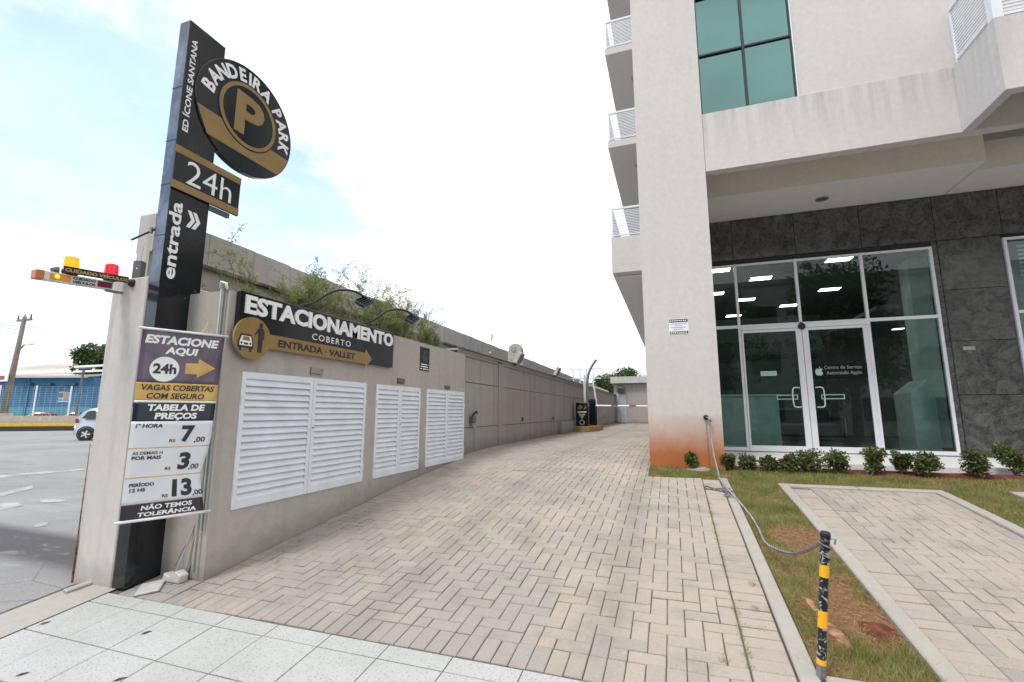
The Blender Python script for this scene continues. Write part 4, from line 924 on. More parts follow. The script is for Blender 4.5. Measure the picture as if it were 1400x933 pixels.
# ---------------------------------------------------------------- apartment building
bd = thing('apartment_building', 'cream apartment block with dark granite and glass ground floor', 'building', (-.36, 7.3, -.3))
def W(m): m.v = [(x+.36, y-7.3, z+.3) for x, y, z in m.v]; return m
def bb(x0, x1, y0, y1, z0, z1): return W(B(x0, x1, y0, y1, z0, z1))
YF = 9.55; ZS = 4.41
bb(-.36, .65, 7.3, 8.6, -.3, 16).build('pillar', M_bld, bd)
bb(-.36, .648, 8.6, 30, -.3, 4.37).build('side_wall', M_bld, bd)
m = MB()       # street front above the recess, with the window opening left free
m.box(-.36, .65, 8.6, 30, 4.37, 16); m.box(.65, 1.975, 7.34, 7.6, 4.9, 5.32); m.box(1.975, 12, 7.34, 7.6, 4.9, 16); m.box(.65, 1.975, 7.34, 7.6, 9.5, 16)
m.box(3.9, 12, 7.6, 10, 5.3, 16)
W(m).build('upper_wall', M_bld, bd)
bb(.655, 12, 7.3, 7.45, 4.37, 5.335).build('parapet_band', M_band, bd, bevel=.003)
# recess above the entrance
bb(.66, 12, 7.45, 8.37, 4.86, 4.95).build('recess_ceiling', M_tan, bd); bb(.652, 4.59, 8.37, 9.8, ZS, 4.86).build('inner_beam', M_tan, bd)
bb(4.60, 12, 8.68, 9.8, ZS, 4.86).build('inner_beam', M_tan, bd)
bb(.66, 4.585, 8.374, 9.53, ZS-.006, ZS-.001).build('soffit', M_white, bd); bb(4.605, 12, 8.684, 9.53, ZS-.006, ZS-.001).build('soffit', M_white, bd)
# right balcony
bal = bb(3.80, 12, 6.43, 6.55, 4.37, 5.30); bal.box(3.80+.36, 3.92+.36, 6.55-7.3, -.002, 4.67, 5.60)
balo = bal.build('balcony', M_band, bd, bevel=.003); bb(3.92, 12, 6.55, 7.298, 4.80, 4.9).build('balcony_floor', M_tan, bd)
def railing(x0, y0, x1, y1, z0, z1, pitch=.045, n=None, par=bd, name='railing'):
    r = thing('x', '', ''); r.name = name; del r['label']; del r['category']; r.parent = par
    L = math.hypot(x1-x0, y1-y0); r.location = (x0+.36, y0-7.3, z0+.3); r.rotation_euler.z = math.atan2(y1-y0, x1-x0)
    H = z1-z0; B(0, L, -.025, .025, H-.05, H).build('top_rail', M_alu, r); B(0, L, -.02, .02, .03, .06).build('bottom_rail', M_alu, r)
    k = max(1, int(L/1.2)); 
    for i in range(k+1): x = L*i/k; B(max(0, x-.03), min(L, x+.03), -.021, .021, 0, H-.051).build('post', M_alu, r)
    me = None; z = .085
    while z < H-.07:
        if me is None: o = B(.03, L-.03, -.008, .008, 0, .018).build('slat', M_alu, r); me = o.data
        else: o = link('slat', me, r)
        o.location.z = z; z += pitch
    return r
railing(3.86, 7.28, 3.86, 6.50, 5.36, 6.18); railing(3.83, 6.47, 9, 6.47, 5.30, 6.18)
bb(3.80, 3.90, 6.43, 6.53, 5.301, 6.2).build('corner_post', M_alu, bd)
# side balconies
for k, (z0, z1, rt) in enumerate(((4.37, 5.36, 6.20), (7.97, 8.18, 9.05), (10.85, 11.06, 11.95), (13.72, 13.93, 14.8))):
    o = bb(-1.36, -.362, 12.2, 30, z0, z0+.2).build('side_balcony', M_bld, bd, bevel=.003)
    if k == 0:
        bb(-1.36, -.362, 12.2, 12.32, z0+.201, z1).build('balcony_parapet', M_bld, bd); bb(-1.36, -1.24, 12.33, 30, z0+.201, z1).build('balcony_parapet', M_bld, bd)
        B(.2, .9, 5.2, 22, 4.62, 4.66).build('soffit_panel', M_white, bd).location.x = -1.15
    railing(-1.33, 12.24, -.37, 12.24, z1+.01, rt); railing(-1.33, 12.3, -1.33, 29.9, z1+.01, rt)
for (zc_, X_) in ((7.965, -.62), (10.845, -.62)):
    W(MB().lathe(X_, 13.4, [(0, zc_-.05), (.09, zc_-.05), (.11, zc_)], 16)).build('ceiling_light', plain('fitting', (.35, .34, .33), .4), bd)
# downlight in the soffit
p = onz(1124, 272, ZS-.006); e = thing('downlight', 'round recessed downlight in the white soffit over the entrance', 'lamp', tuple(p)); MB().ring(0, 0, .065, .10, 0, 0, 24)
m = MB(); m.lathe(0, 0, [(.10, -.001), (.10, -.014), (.07, -.016), (.066, -.004)], 28); m.build('rim', M_steel, e, smooth=True); MB().lathe(0, 0, [(.0, -.006), (.068, -.006)], 24).build('lens', M_greym, e)
# teal window above
wn_ = thing('x', '', ''); wn_.name = 'window'; del wn_['label']; del wn_['category']; wn_.parent = bd; wn_.location = (.65+.36, .04, 5.32+.3)
WW, rows_ = 1.325, [0, 1.04, 2.08, 3.12, 4.16]
m = MB(); fw = .018
for x in (0, WW/2, WW): m.box(max(0, x-fw), min(WW, x+fw), -.02, .05, .01, 4.17)
for z in rows_: m.box(.018, WW-.018, -.018, .05, z, z+.03)
m.build('frame', M_frameb, wn_, bevel=.002)
m = MB(); m.box(-.02, -.003, -.024, .0, -.01, 4.18); m.box(WW+.003, WW+.02, -.024, .0, -.01, 4.18); m.build('trim', M_alu, wn_)
for i in range(2):
    for j in range(4):
        x0 = i*WW/2+fw+.001; x1 = (i+1)*WW/2-fw-.001; o = B(x0, x1, .010, .016, rows_[j]+.031, rows_[j+1]-.001).build('pane', M_solar, wn_); o.rotation_euler = (U(-.004, .004), 0, U(-.003, .003))
bb(.66, 3.85, 7.62, 9.9, 5.2, 5.3).build('room_floor', M_tan, bd); bb(.66, 3.85, 8.8, 8.9, 5.3, 9.6).build('room_wall', M_greym, bd)
for k in range(7): bb(.70+.18*k, .85+.18*k, 7.75, 7.79, 5.35, 9.2).build('curtain', plain('curtain_cloth', (.30, .31, .30), .9), bd)
# granite cladding panels: rectangles x0,x1,z0,z1
bb(-.3, 5.25, YF+.035, YF+.16, 3.50, 4.86).build('wall_core', M_blackm, bd); bb(4.30, 5.25, YF+.035, YF+.16, -.1, 3.5).build('wall_core', M_blackm, bd); bb(5.25, 12, YF+.035, YF+.16, 3.56, 4.86).build('wall_core', M_blackm, bd)
gxs = [-.3, .20, 1.24, 2.30, 3.33, 4.40, 5.29, 6.3, 7.3, 8.3, 9.3, 12]
for a, b in zip(gxs, gxs[1:]): bb(a+.004, b-.004, YF-.0, YF+.03, 3.605, ZS-.008).build('granite_panel', M_gran, bd, bevel=.002)
gz = [-.02, .98, 1.86, 2.73, 3.597]
for a, b in zip(gz, gz[1:]): bb(4.404, 5.246, YF, YF+.03, a+.004, b-.004).build('granite_panel', M_gran, bd, bevel=.002)
bb(4.318, 4.398, YF+.012, YF+.034, -.02, 3.597).build('reveal_strip', M_gran, bd); bb(-.3, 4.31, YF+.012, YF+.034, 3.51, 3.597).build('reveal_strip', M_blackm, bd)
bb(.3, 12, YF-.035, YF+.04, -.03, .008).build('threshold', M_greym, bd)
o = bb(4.545, 4.70, YF-.006, YF-.0005, 1.71, 1.765).build('wall_tag', plain('tag_cream', (.40, .37, .30), .6), bd)
# shop front
sf = thing('x', '', ''); sf.name = 'shopfront'; del sf['label']; del sf['category']; sf.parent = bd; sf.location = (.36, YF-7.3, .3)
xm = [.24, 1.25, 2.262, 3.285, 4.31]; y0, y1 = -.03, .03; hw = .022
m = MB()
for x in (xm[0], xm[1], xm[3], xm[4]-hw): m.box(x-hw, x+hw, y0, y1, .01, 3.505)
m.box(xm[2]-hw, xm[2]+hw, y0, y1, 2.32, 3.505)
for z0_, z1_ in ((3.462, 3.503), (2.262, 2.318)):
    for a, b in zip(xm, xm[1:]): m.box(a+hw, b-hw-(hw if b == xm[4] else 0), y0+.002, y1-.002, z0_, z1_)
for a, b in ((xm[0], xm[1]), (xm[3], xm[4]-hw)): m.box(a+hw, b-hw, y0+.002, y1-.002, .012, .075)
m.box(xm[1]+hw, xm[3]-hw, y0-.03, y1, 2.215, 2.2615)       # sliding track housing
m.box(xm[3]-hw-.03, xm[3]-hw-.001, y0+.004, y1, .012, 2.2145); m.build('frame', M_alu, sf, bevel=.002)
for a, b in zip(xm, xm[1:]): B(a+hw, b-hw, -.003, .005, 2.32, 3.461).build('pane', M_glass, sf)
B(xm[0]+hw, xm[1]-hw, -.003, .005, .076, 2.261).build('pane', M_glass, sf); B(xm[3]+hw, xm[4]-2*hw, -.003, .005, .076, 2.261).build('pane', M_glass, sf)
MB().lathe(xm[2], 2.235, [(0, -.10), (.05, -.09), (.062, -.061)], 20, 'y').build('sensor', M_blackm, sf)
dl = [(xm[1]+hw+.004, xm[2]-.004), (xm[2]+.004, xm[3]-hw-.035)]
for i, (a, b) in enumerate(dl):
    d_ = thing('x', '', ''); d_.name = 'glass_door'; del d_['label']; del d_['category']; d_.parent = bd; d_.location = (.36+a, YF-7.3-.02, .3+.012); w_ = b-a
    sl, sr = (.03, .095) if i == 0 else (.095, .04)
    m = MB(); m.box(0, sl, -.02, .02, 0, 2.20); m.box(w_-sr, w_, -.02, .02, 0, 2.20); m.box(sl, w_-sr, -.019, .019, 0, .10); m.box(sl, w_-sr, -.019, .019, 2.15, 2.20); m.build('frame', M_alu, d_, bevel=.002)
    B(sl, w_-sr, -.004, .004, .101, 2.149).build('pane', M_glass, d_)
    M_frost = plain('frosted_film', (.40, .62, .56), .6, var=.04)
    hx0 = (w_-sr-.02) if i == 0 else (sl+.02); sg = -1 if i == 0 else 1
    MB().tube(cat([(hx0, -.03, .78), (hx0+sg*.09, -.05, .78), (hx0+sg*.12, -.05, .84), (hx0+sg*.12, -.05, 1.06), (hx0+sg*.09, -.05, 1.12), (hx0, -.03, 1.12)], 4), .011, 8).build('handle', M_frost if 0 else plain('frosted_pull', (.55, .68, .64), .35), d_, smooth=True)
    bx0, bx1 = ((.50, .83) if i == 0 else (.20, .55)); m = MB()
    m.box(bx0, bx1, -.0065, -.0045, .985, .998); m.box(bx0, bx1, -.0065, -.0045, .915, .928); m.box(bx0, bx0+.013, -.0065, -.0045, .928, .985); m.box(bx1-.013, bx1, -.0065, -.0045, .928, .985); m.build('push_bar', M_frost, d_)
    if i == 0:
        B(.27, .53, -.0065, -.0045, 1.345, 1.43).build('sticker', M_frost, d_)
        for k in range(7): B(.29+.032*k, .312+.032*k, -.0075, -.0066, 1.38, 1.395).build('text_line', plain('sticker_ink', (.2, .4, .37), .5), d_)
    else:
        B(sl+.001, w_-sr-.001, -.0075, -.0045, 1.27, 1.53).build('door_film', M_black, d_)
        M_fl = plain('film_letter', (.26, .33, .31), .5)
        lettering('Centro de Serviço', .285, .845, 1.425, 1.50, -.0076, M_fl, d_, bold=.008, depth=.001); lettering('Autorizado Apple', .315, .84, 1.325, 1.405, -.0076, M_fl, d_, bold=.008, depth=.001)
        # fruit emblem with a bite and a leaf
        pts = []; cx_, cz_ = .205, 1.395; body = [(0, .052), (.02, .062), (.044, .060), (.060, .046), (.046, .032), (.040, .012), (.046, -.010), (.062, -.022), (.050, -.050), (.030, -.070), (.012, -.066), (0, -.062), (-.012, -.066), (-.030, -.070), (-.052, -.045), (-.064, -.005), (-.058, .035), (-.040, .058), (-.018, .060)]
        MB().prism([(cx_+x*.95, cz_+z*.95) for x, z in body][::-1], -.0088, -.0078).build('emblem', M_frost, d_); MB().prism([(cx_+x, cz_+z) for x, z in ((.002, .066), (.004, .082), (.018, .098), (.020, .080))][::-1], -.0088, -.0078).build('emblem_leaf', M_frost, d_)
# dark interior lettering hung behind the left leaf
l_ = thing('wall_lettering', 'dark raised lettering and emblem on the wall inside, behind the left glass door', 'sign', (.9, 12.6, 1.9))
lettering('Centro de Serviço', .75, 2.35, .30, .55, 0, M_blackm, l_, bold=.02, depth=.02); lettering('Autorizado Apple', .75, 2.35, .0, .24, 0, M_blackm, l_, bold=.02, depth=.02)
MB().prism([(.35+x*4, .28+z*4) for x, z in body][::-1], -.02, 0).build('emblem', M_blackm, l_)
# second window on the right
w2 = thing('x', '', ''); w2.name = 'window'; del w2['label']; del w2['category']; w2.parent = bd; w2.location = (5.26+.36, YF-7.3, .3)
m = MB(); 
for x in (.0, 1.02, 2.04, 3.06): m.box(x, x+.045, -.03, .03, .01, 3.54)
for z0_, z1_ in ((3.50, 3.54), (2.27, 2.32), (.01, .07)):
    for x in (0, 1.02, 2.04): m.box(x+.046, x+1.019, -.028, .028, z0_, z1_)
m.build('frame', M_alu, w2, bevel=.002)
for x in (0, 1.02, 2.04): B(x+.046, x+1.019, -.003, .005, .071, 2.269).build('pane', M_glass, w2); B(x+.046, x+1.019, -.003, .005, 2.321, 3.499).build('pane', M_glass, w2)
for k in range(16): B(.25, 3.0, .12, .15, 2.35+.07*k, 2.38+.07*k).build('blind_slat', M_alu, w2)
# interior shell
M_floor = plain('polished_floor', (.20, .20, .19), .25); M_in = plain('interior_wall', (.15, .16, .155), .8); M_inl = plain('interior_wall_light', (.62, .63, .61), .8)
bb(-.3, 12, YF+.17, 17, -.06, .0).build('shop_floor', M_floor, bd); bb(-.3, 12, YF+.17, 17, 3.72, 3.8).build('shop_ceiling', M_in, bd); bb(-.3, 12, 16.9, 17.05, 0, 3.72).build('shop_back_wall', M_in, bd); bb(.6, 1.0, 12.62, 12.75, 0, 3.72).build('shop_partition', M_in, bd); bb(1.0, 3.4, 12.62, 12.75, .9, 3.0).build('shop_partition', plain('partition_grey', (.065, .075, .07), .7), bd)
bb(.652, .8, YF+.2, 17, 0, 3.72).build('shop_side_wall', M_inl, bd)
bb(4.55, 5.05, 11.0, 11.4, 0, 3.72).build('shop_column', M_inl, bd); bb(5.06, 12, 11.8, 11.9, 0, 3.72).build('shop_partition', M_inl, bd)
CL = ['lit ceiling panel nearest the pillar, high in the first narrow pane', 'bright ceiling panel high in the second upper pane from the pillar', 'lit ceiling panel cut by the pillar edge below the topmost one', 'lit ceiling panel low in the second upper pane, left one', 'farthest left lit ceiling panel just above the transom by the pillar', 'lit ceiling panel low in the second upper pane, beside its right mullion', 'bright ceiling panel low in the third upper pane over the doors', 'bright ceiling panel at the very top of the third upper pane', 'lit downlight highest in the tall right pane', 'lit downlight below the others in the tall right pane', 'small lit downlight seen through the right door leaf', 'small lit downlight at the left of the tall right pane', 'small lit downlight at the right in the tall right pane']
bb(4.3, 8, 11.95, 16.8, 2.925, 3.0).build('shop_lower_ceiling', M_in, bd)
for q in ((983, 370), (1040, 381), (977, 402), (1020, 410), (1003, 432), (1078, 418), (1134, 396), (1147, 355), (1228, 450), (1232, 476), (1172, 471), (1215, 480), (1250, 462)):
    sm = q[1] > 440; p = onz(q[0], q[1], 2.92 if sm else 3.70)
    e = thing('ceiling_panel_light', CL.pop(0), 'lamp', tuple(p), 0, 'lit panels in the shop ceiling'); a_ = .12 if sm else .22
    B(-a_, a_, -.14 if not sm else -.1, .14 if not sm else .1, 0, .015).build('rim', M_alu, e); B(-a_+.01, a_-.01, -.132 if not sm else -.09, .132 if not sm else .09, -.004, -.0005).build('diffuser', M_lamp, e)
M_desk = plain('reception_white', (.55, .58, .57), .35)
e = thing('reception_desk', 'white reception desk inside behind the left fixed pane', 'desk', (1.25, 10.9, 0)); B(-.35, .75, -.3, .3, 0, 1.02).build('front', M_desk, e, bevel=.01); B(-.4, .8, -.36, .36, 1.021, 1.06).build('top', M_desk, e, bevel=.006)
e = thing('monitor', 'dark monitor standing on the reception desk', 'monitor', (1.25, 10.9, 1.06)); B(-.22, .22, -.02, .02, .1, .42).build('screen', M_blackm, e, bevel=.005); B(-.03, .03, -.03, .03, 0, .1).build('stand', M_blackm, e)
e = thing('display_counter', 'tall white angled service counter inside the right pane', 'counter', (4.35, 10.5, 0)); MB().prism([(-.35, 0), (.0, 0), (.0, 1.05), (-.08, 1.28), (-.35, 1.05)], -.35, .35).build('cabinet', M_desk, e, bevel=.01); B(.02, .7, -.2, .4, .6, .95).build('side_unit', M_desk, e); B(.02, .70, -.2, .4, 0, .05).build('foot', M_blackm, e)
e = thing('chair', 'dark office chair beyond the white counter', 'chair', (4.55, 11.6, 0)); MB().lathe(0, 0, [(0, .0), (.25, .02), (.03, .06), (.03, .42)], 12).build('base', M_blackm, e); B(-.24, .24, -.22, .22, .42, .5).build('seat', M_greym, e, bevel=.03); B(-.22, .22, .2, .26, .55, 1.0).build('backrest', M_greym, e, bevel=.03)
e = thing('sofa', 'long dark sofa deep inside the shop behind the doors', 'sofa', (2.9, 13.8, 0)); B(-.9, .9, -.35, .35, .1, .42).build('seat', M_greym, e, bevel=.04); B(-.9, .9, .2, .35, .42, .8).build('backrest', M_greym, e, bevel=.04); B(-1.05, -.91, -.35, .35, .1, .6).build('armrest', M_greym, e, bevel=.03); B(.91, 1.05, -.35, .35, .1, .6).build('armrest', M_greym, e, bevel=.03)

# pillar notice, tap, cover
e = thing('wall_notice', 'small white notice with black bars on the pale pillar', 'notice', (0.0, 7.3, 1.855)); B(0, .275, -.004, -.0005, 0, .235).build('sheet', M_letter, e)
B(.008, .267, -.0055, -.0041, .182, .228).build('header_bar', M_ink, e); B(.008, .267, -.0055, -.0041, .008, .045).build('footer_bar', M_ink, e)
for k in range(8): B(.018+.03*k, .038+.03*k, -.007, -.0056, .197, .214).build('text_mark', M_letter, e); B(.018+.03*k, .038+.03*k, -.007, -.0056, .018, .034).build('text_mark', M_letter, e)
for j, (a, b) in enumerate(((.03, .25), (.08, .18), (.03, .24), (.06, .2))): B(a, b, -.0052, -.0041, .155-.028*j, .163-.028*j).build('text_mark', plain('notice_grey', (.25, .26, .32), .6), e)
hk = thing('wall_hook', 'black round wall fitting on the pillar that holds the chain', 'hook', (.436, 7.3, .60)); MB().lathe(0, .03, [(0, -.05), (.025, -.05), (.035, -.03), (.035, -.0005)], 16, 'y').build('rose', M_blackm, hk, smooth=True); MB().tube(cat([(.01, -.04, .03), (.05, -.07, .0), (.055, -.06, -.04)]), .012, 8).build('hook', M_steel, hk, smooth=True)
MB().tube([(-.005, -.02, .0), (.0, -.02, -.2), (.005, -.02, -.66)], .004, 5).build('pipe', M_steel, hk)
p = ong(955, 641); e = thing('drain_cover', 'grey round cover at the foot of the pillar beside the small shrub', 'cover', (p.x, p.y, p.z)); MB().lathe(0, 0, [(.0, .018), (.10, .018), (.11, .010), (.11, -.02)], 24).build('lid', M_conc, e); MB().lathe(0, 0, [(.112, .004), (.15, .004), (.16, -.02)], 24).build('ring', M_conc, e)

# striped post and chain
pb = Vector((.604, 2.80, zg(2.8)-.02)); pt = Vector((.684, 2.80, .108))
po = thing('striped_post', 'black and yellow striped steel post chained at its top', 'post', tuple(pb)); ax_ = (pt-pb); Lp = ax_.length
t = NT('chipped_black_paint'); t.col(t.mix(t.ramp(t.noise(38, 6, .7, None, 1), .55, .585), (.012, .013, .017), (.40, .41, .44))); t.rough(.3); M_chip = t.m
t = NT('chipped_yellow_paint'); t.col(t.mix(t.ramp(t.noise(30, 6, .7, None, 1), .64, .67), (.85, .42, .01), (.55, .55, .52))); t.rough(.35); M_chy = t.m
def pseg(f0, f1, r, mt, nm): MB().tube([tuple(ax_*f0), tuple(ax_*f1)], r, 20).build(nm, mt, po, smooth=False)
pseg(0, .12, .0195, M_steel, 'steel_base'); pseg(.12, .155, .0205, M_chy, 'yellow_band'); pseg(.155, .36, .0205, M_chip, 'black_band'); pseg(.36, .475, .0205, M_chy, 'yellow_band'); pseg(.475, .70, .0205, M_chip, 'black_band'); pseg(.70, .785, .0205, M_chy, 'yellow_band'); pseg(.785, .985, .0205, M_chip, 'black_band')
MB().tube([tuple(ax_*.97), tuple(ax_*.995), tuple(ax_*1.01)], [.0225, .0235, .018], 18).build('cap', M_blackm, po, smooth=True)
for k in range(5): f = .81+.035*k; c_ = ax_*f; a = .12*(-1)**k; MB().tube([tuple(c_+Vector((.0245*math.cos(t_), .0245*math.sin(t_), a*.1*math.cos(t_)))) for t_ in [6.283*i/16 for i in range(17)]], .0035, 5).build('chain_wrap', M_steel if k % 2 else M_chip, po)
MB().tube([tuple(ax_*.97+Vector((.02, -.01, 0))), tuple(ax_*.965+Vector((.04, -.015, 0))), tuple(ax_*.93+Vector((.036, -.015, 0)))], .005, 6).build('shackle', M_steel, po)
ch = thing('chain', 'galvanised chain from the pillar hook along the kerb to the striped post', 'chain', (.6, 5, -.2))
def pl(px, py, Y): return ony(px, py, Y)
P = [Vector((.475, 7.235, .57)), Vector((.462, 7.0, .36)), Vector((.475, 6.72, .10)), Vector((.495, 6.45, -.09)), Vector((.52, 6.15, zg(6.15)+.03)), Vector((.555, 5.85, zg(5.85)+.022)), Vector((.60, 5.5, zg(5.5)+.02)), Vector((.64, 5.1, zg(5.1)+.02)), Vector((.655, 4.75, zg(4.75)+.015))]
P += [Vector(ony(1046, 741, 4.35)), Vector(ony(1062, 751, 4.05)), Vector(ony(1083, 757, 3.70)), Vector(ony(1100, 754, 3.35)), Vector(ony(1114, 747, 3.05)), Vector(ony(1124, 739, 2.83))]
def links(Q, step=.024, r=.0062):
    m = MB(); acc = 0; k = 0; segs = [(Q[i], Q[i+1]) for i in range(len(Q)-1)]
    for a, b in segs:
        L = (b-a).length; t0 = (step-acc) if acc else 0; pos = t0
        while pos < L:
            c = a+(b-a)*(pos/L); d = (b-a).normalized(); s1 = d.orthogonal().normalized(); s1.rotate(Matrix.Rotation((k % 2)*PI2+.3, 3, d)); hl, hw_ = .0165, .0085
            m.tube([tuple(c+d*hl*math.cos(q)+s1*hw_*math.sin(q)) for q in [6.283*i/8 for i in range(9)]], r*.62, 4, False); k += 1; pos += step
        acc = (L-(pos-step)) % step
    return m
Q = [q-Vector((.6, 5, -.2)) for q in cat(P, 8)]
links(Q).build('links', M_steel, ch)
for seed in range(3):
    base = [Vector((.56, 6.05-.13*seed, 0)), Vector((.40, 6.02, 0)), Vector((.32, 6.12, 0)), Vector((.30, 6.0, 0)), Vector((.42, 5.95, 0)), Vector((.50, 5.85, 0))] if seed == 0 else [Vector((.53+.05*math.cos(a*2.1+seed), 5.98-.07*a+.03*seed, 0)) for a in range(6)]
    pile = cat([Vector((b.x, b.y, zg(b.y)+.010+.012*(seed > 0)*R())) for b in base], 8); links([q-Vector((.6, 5, -.2)) for q in pile]).build('loose_links', M_greym if seed == 0 else M_steel, ch)
MB().tube([tuple(P[k]-Vector((.6, 5, -.2))+Vector((.004, 0, .006))) for k in range(1, 4)], .0045, 6).build('grey_sleeve', plain('sleeve_grey', (.42, .41, .39), .7), ch)
# fallen leaves and stone on the pavement
for px, lb in (((61, 853), 'fallen dark leaf near the left pavement edge'), ((200, 866), 'fallen dark leaf in the middle of the pavement slabs'), ((31, 923), 'longest fallen dark leaf at the lower left corner'), ((164, 930), 'curled brown leaf at the bottom edge of the pavement')):
    p = ong(*px); m = MB(); m.v = [(-.030, 0, .0), (-.008, .008, .004), (.015, .007, .003), (.032, 0, .002), (.012, -.007, .004), (-.01, -.008, .004)]; m.f = [(0, 5, 4, 3, 2, 1)[::-1]]
    m.v += [(x, y, z-.001) for x, y, z in m.v]; m.f += [(6, 7, 8, 9, 10, 11)]; o = m.build('fallen_leaf', plain('dead_leaf', (.05, .045, .04), .8)); o.location = p+Vector((0, 0, .003)); o.rotation_euler = (math.atan(slope(p.y)), 0, U(.9, 1.4)); tag(o, lb, 'leaf', 'fallen leaves on the pavement')
p = ong(112, 803); o = B(-.035, .035, -.10, .08, 0, .022).build('stone_offcut', M_kerb, bevel=.005); o.location = p; o.rotation_euler = (math.atan(slope(p.y)), 0, -.15); tag(o, 'loose grey stone offcut on the strip left of the totem', 'stone')

# ---------------------------------------------------------------- left background across the car park
def gz_(px, py): return onz(px, py, -.6)
A = gz_(-60, 590.6); Bp = gz_(140, 588.7); dvec = (Bp-A); Ld = dvec.length; rz_ = math.atan2(dvec.y, dvec.x)
kb = thing('low_wall', 'low beige wall with yellow and black painted kerb across the car park', 'wall', (A.x, A.y, -.6), rz_)
B(0, Ld*1.5, -.02, .18, 0, .33).build('black_band', plain('kerb_black', (.035, .035, .035), .7), kb); B(0, Ld*1.5, -.021, .18, .331, .56).build('yellow_band', plain('kerb_yellow', (.66, .42, .05), .7), kb); B(0, Ld*1.5, .5, .7, 0, 1.05).build('wall', plain('beige_wall', (.46, .43, .38), .9), kb)
fn = thing('mesh_fence', 'tall pale wire mesh fence on the low wall across the car park', 'fence', (A.x, A.y, .45), rz_)
M_mesh = plain('fence_wire', (.50, .56, .60), .5)
for k in range(12): x = 1.0+3.3*k; 
posts = []
for px in (38, 87, 122): 
    d = ray(px, 560); den = d.x*dvec.y-d.y*dvec.x; t_ = (A.x*dvec.y-A.y*dvec.x)/den; s_ = (d*t_-A+O*0); posts.append(Vector((d.x*t_-A.x, d.y*t_-A.y, 0)).dot(dvec)/Ld)
pp = posts[1]-posts[0]
for k in range(-2, 9):
    x = posts[0]+pp*k
    if 0 < x < Ld*1.4: MB().tube([(x, .6, 0), (x, .6, 2.15)], .045, 6).build('post', M_alu, fn)
m = MB()
for k in range(17): z = .05+.128*k; m.box(0, Ld*1.4, .597, .603, z, z+.008)
for k in range(int(Ld*1.4/.35)): x = k*.35; m.box(x, x+.006, .596, .604, .02, 2.1)
m.build('wire_mesh', M_mesh, fn, kind='stuff')
# warehouse
def dirp(px, dist): d = ray(px, 565); d = Vector((d.x, d.y, 0)).normalized()*dist; return Vector((d.x, d.y, -.6))
w0 = dirp(-60, 100); w1 = dirp(122, 86); dw = w1-w0; Lw2 = dw.length
wh = thing('warehouse', 'blue warehouse with pale ribbed roof beyond the fence', 'building', tuple(w0), math.atan2(dw.y, dw.x))
Mb = plain('blue_wall', (.022, .13, .27), .7, var=.12, nscale=.6)
B(0, Lw2, 0, 25, 0, 6.1).build('wall', Mb, wh)
m = MB()
for k in range(60):
    x0_, x1_ = Lw2*k/60, Lw2*(k+.5)/60; 
    def rh(x): return 0
    for (a, b, dz_) in ((x0_, x1_, .0), (x1_, Lw2*(k+1)/60, .12)): m.quad((a, -1.0, 6.0+dz_), (b, -1.0, 6.0+dz_), (b, 13, 9.6+dz_-1.6*b/Lw2), (a, 13, 9.6+dz_-1.6*a/Lw2))
m.box(0, Lw2, -1.1, -.95, 5.95, 6.25)
m.build('roof', plain('pale_roof', (.50, .43, .38), .8, var=.1, nscale=.4), wh)
for fx in (.30, .47, .62, .80): B(Lw2*fx, Lw2*fx+1.6, -.5, 0, 4.9, 5.3).build('wall_lamp', plain('blue_fit', (.02, .09, .2), .6), wh)
B(Lw2*.51, Lw2*.51+.3, -.15, 0, 0, 5.9).build('downpipe', Mb, wh)
B(0, Lw2, -.04, -.002, 0, 2.0).build('lower_panel', plain('teal_wall', (.07, .25, .33), .7), wh)
p = dirp(85, 80); e = thing('air_unit', 'white air conditioner unit on the blue warehouse wall', 'air conditioner', (p.x, p.y, 2.2), math.atan2(dw.y, dw.x)); B(-.40, .40, -.4, .3, 0, 1.0).build('case', M_conc, e, bevel=.05); MB().lathe(-.05, .6, [(0, -.42), (.30, -.42), (.33, -.405)], 16, 'y').build('fan_grille', M_greym, e); B(-.5, .5, -.3, .3, -.2, -.1).build('bracket', M_alu, e)
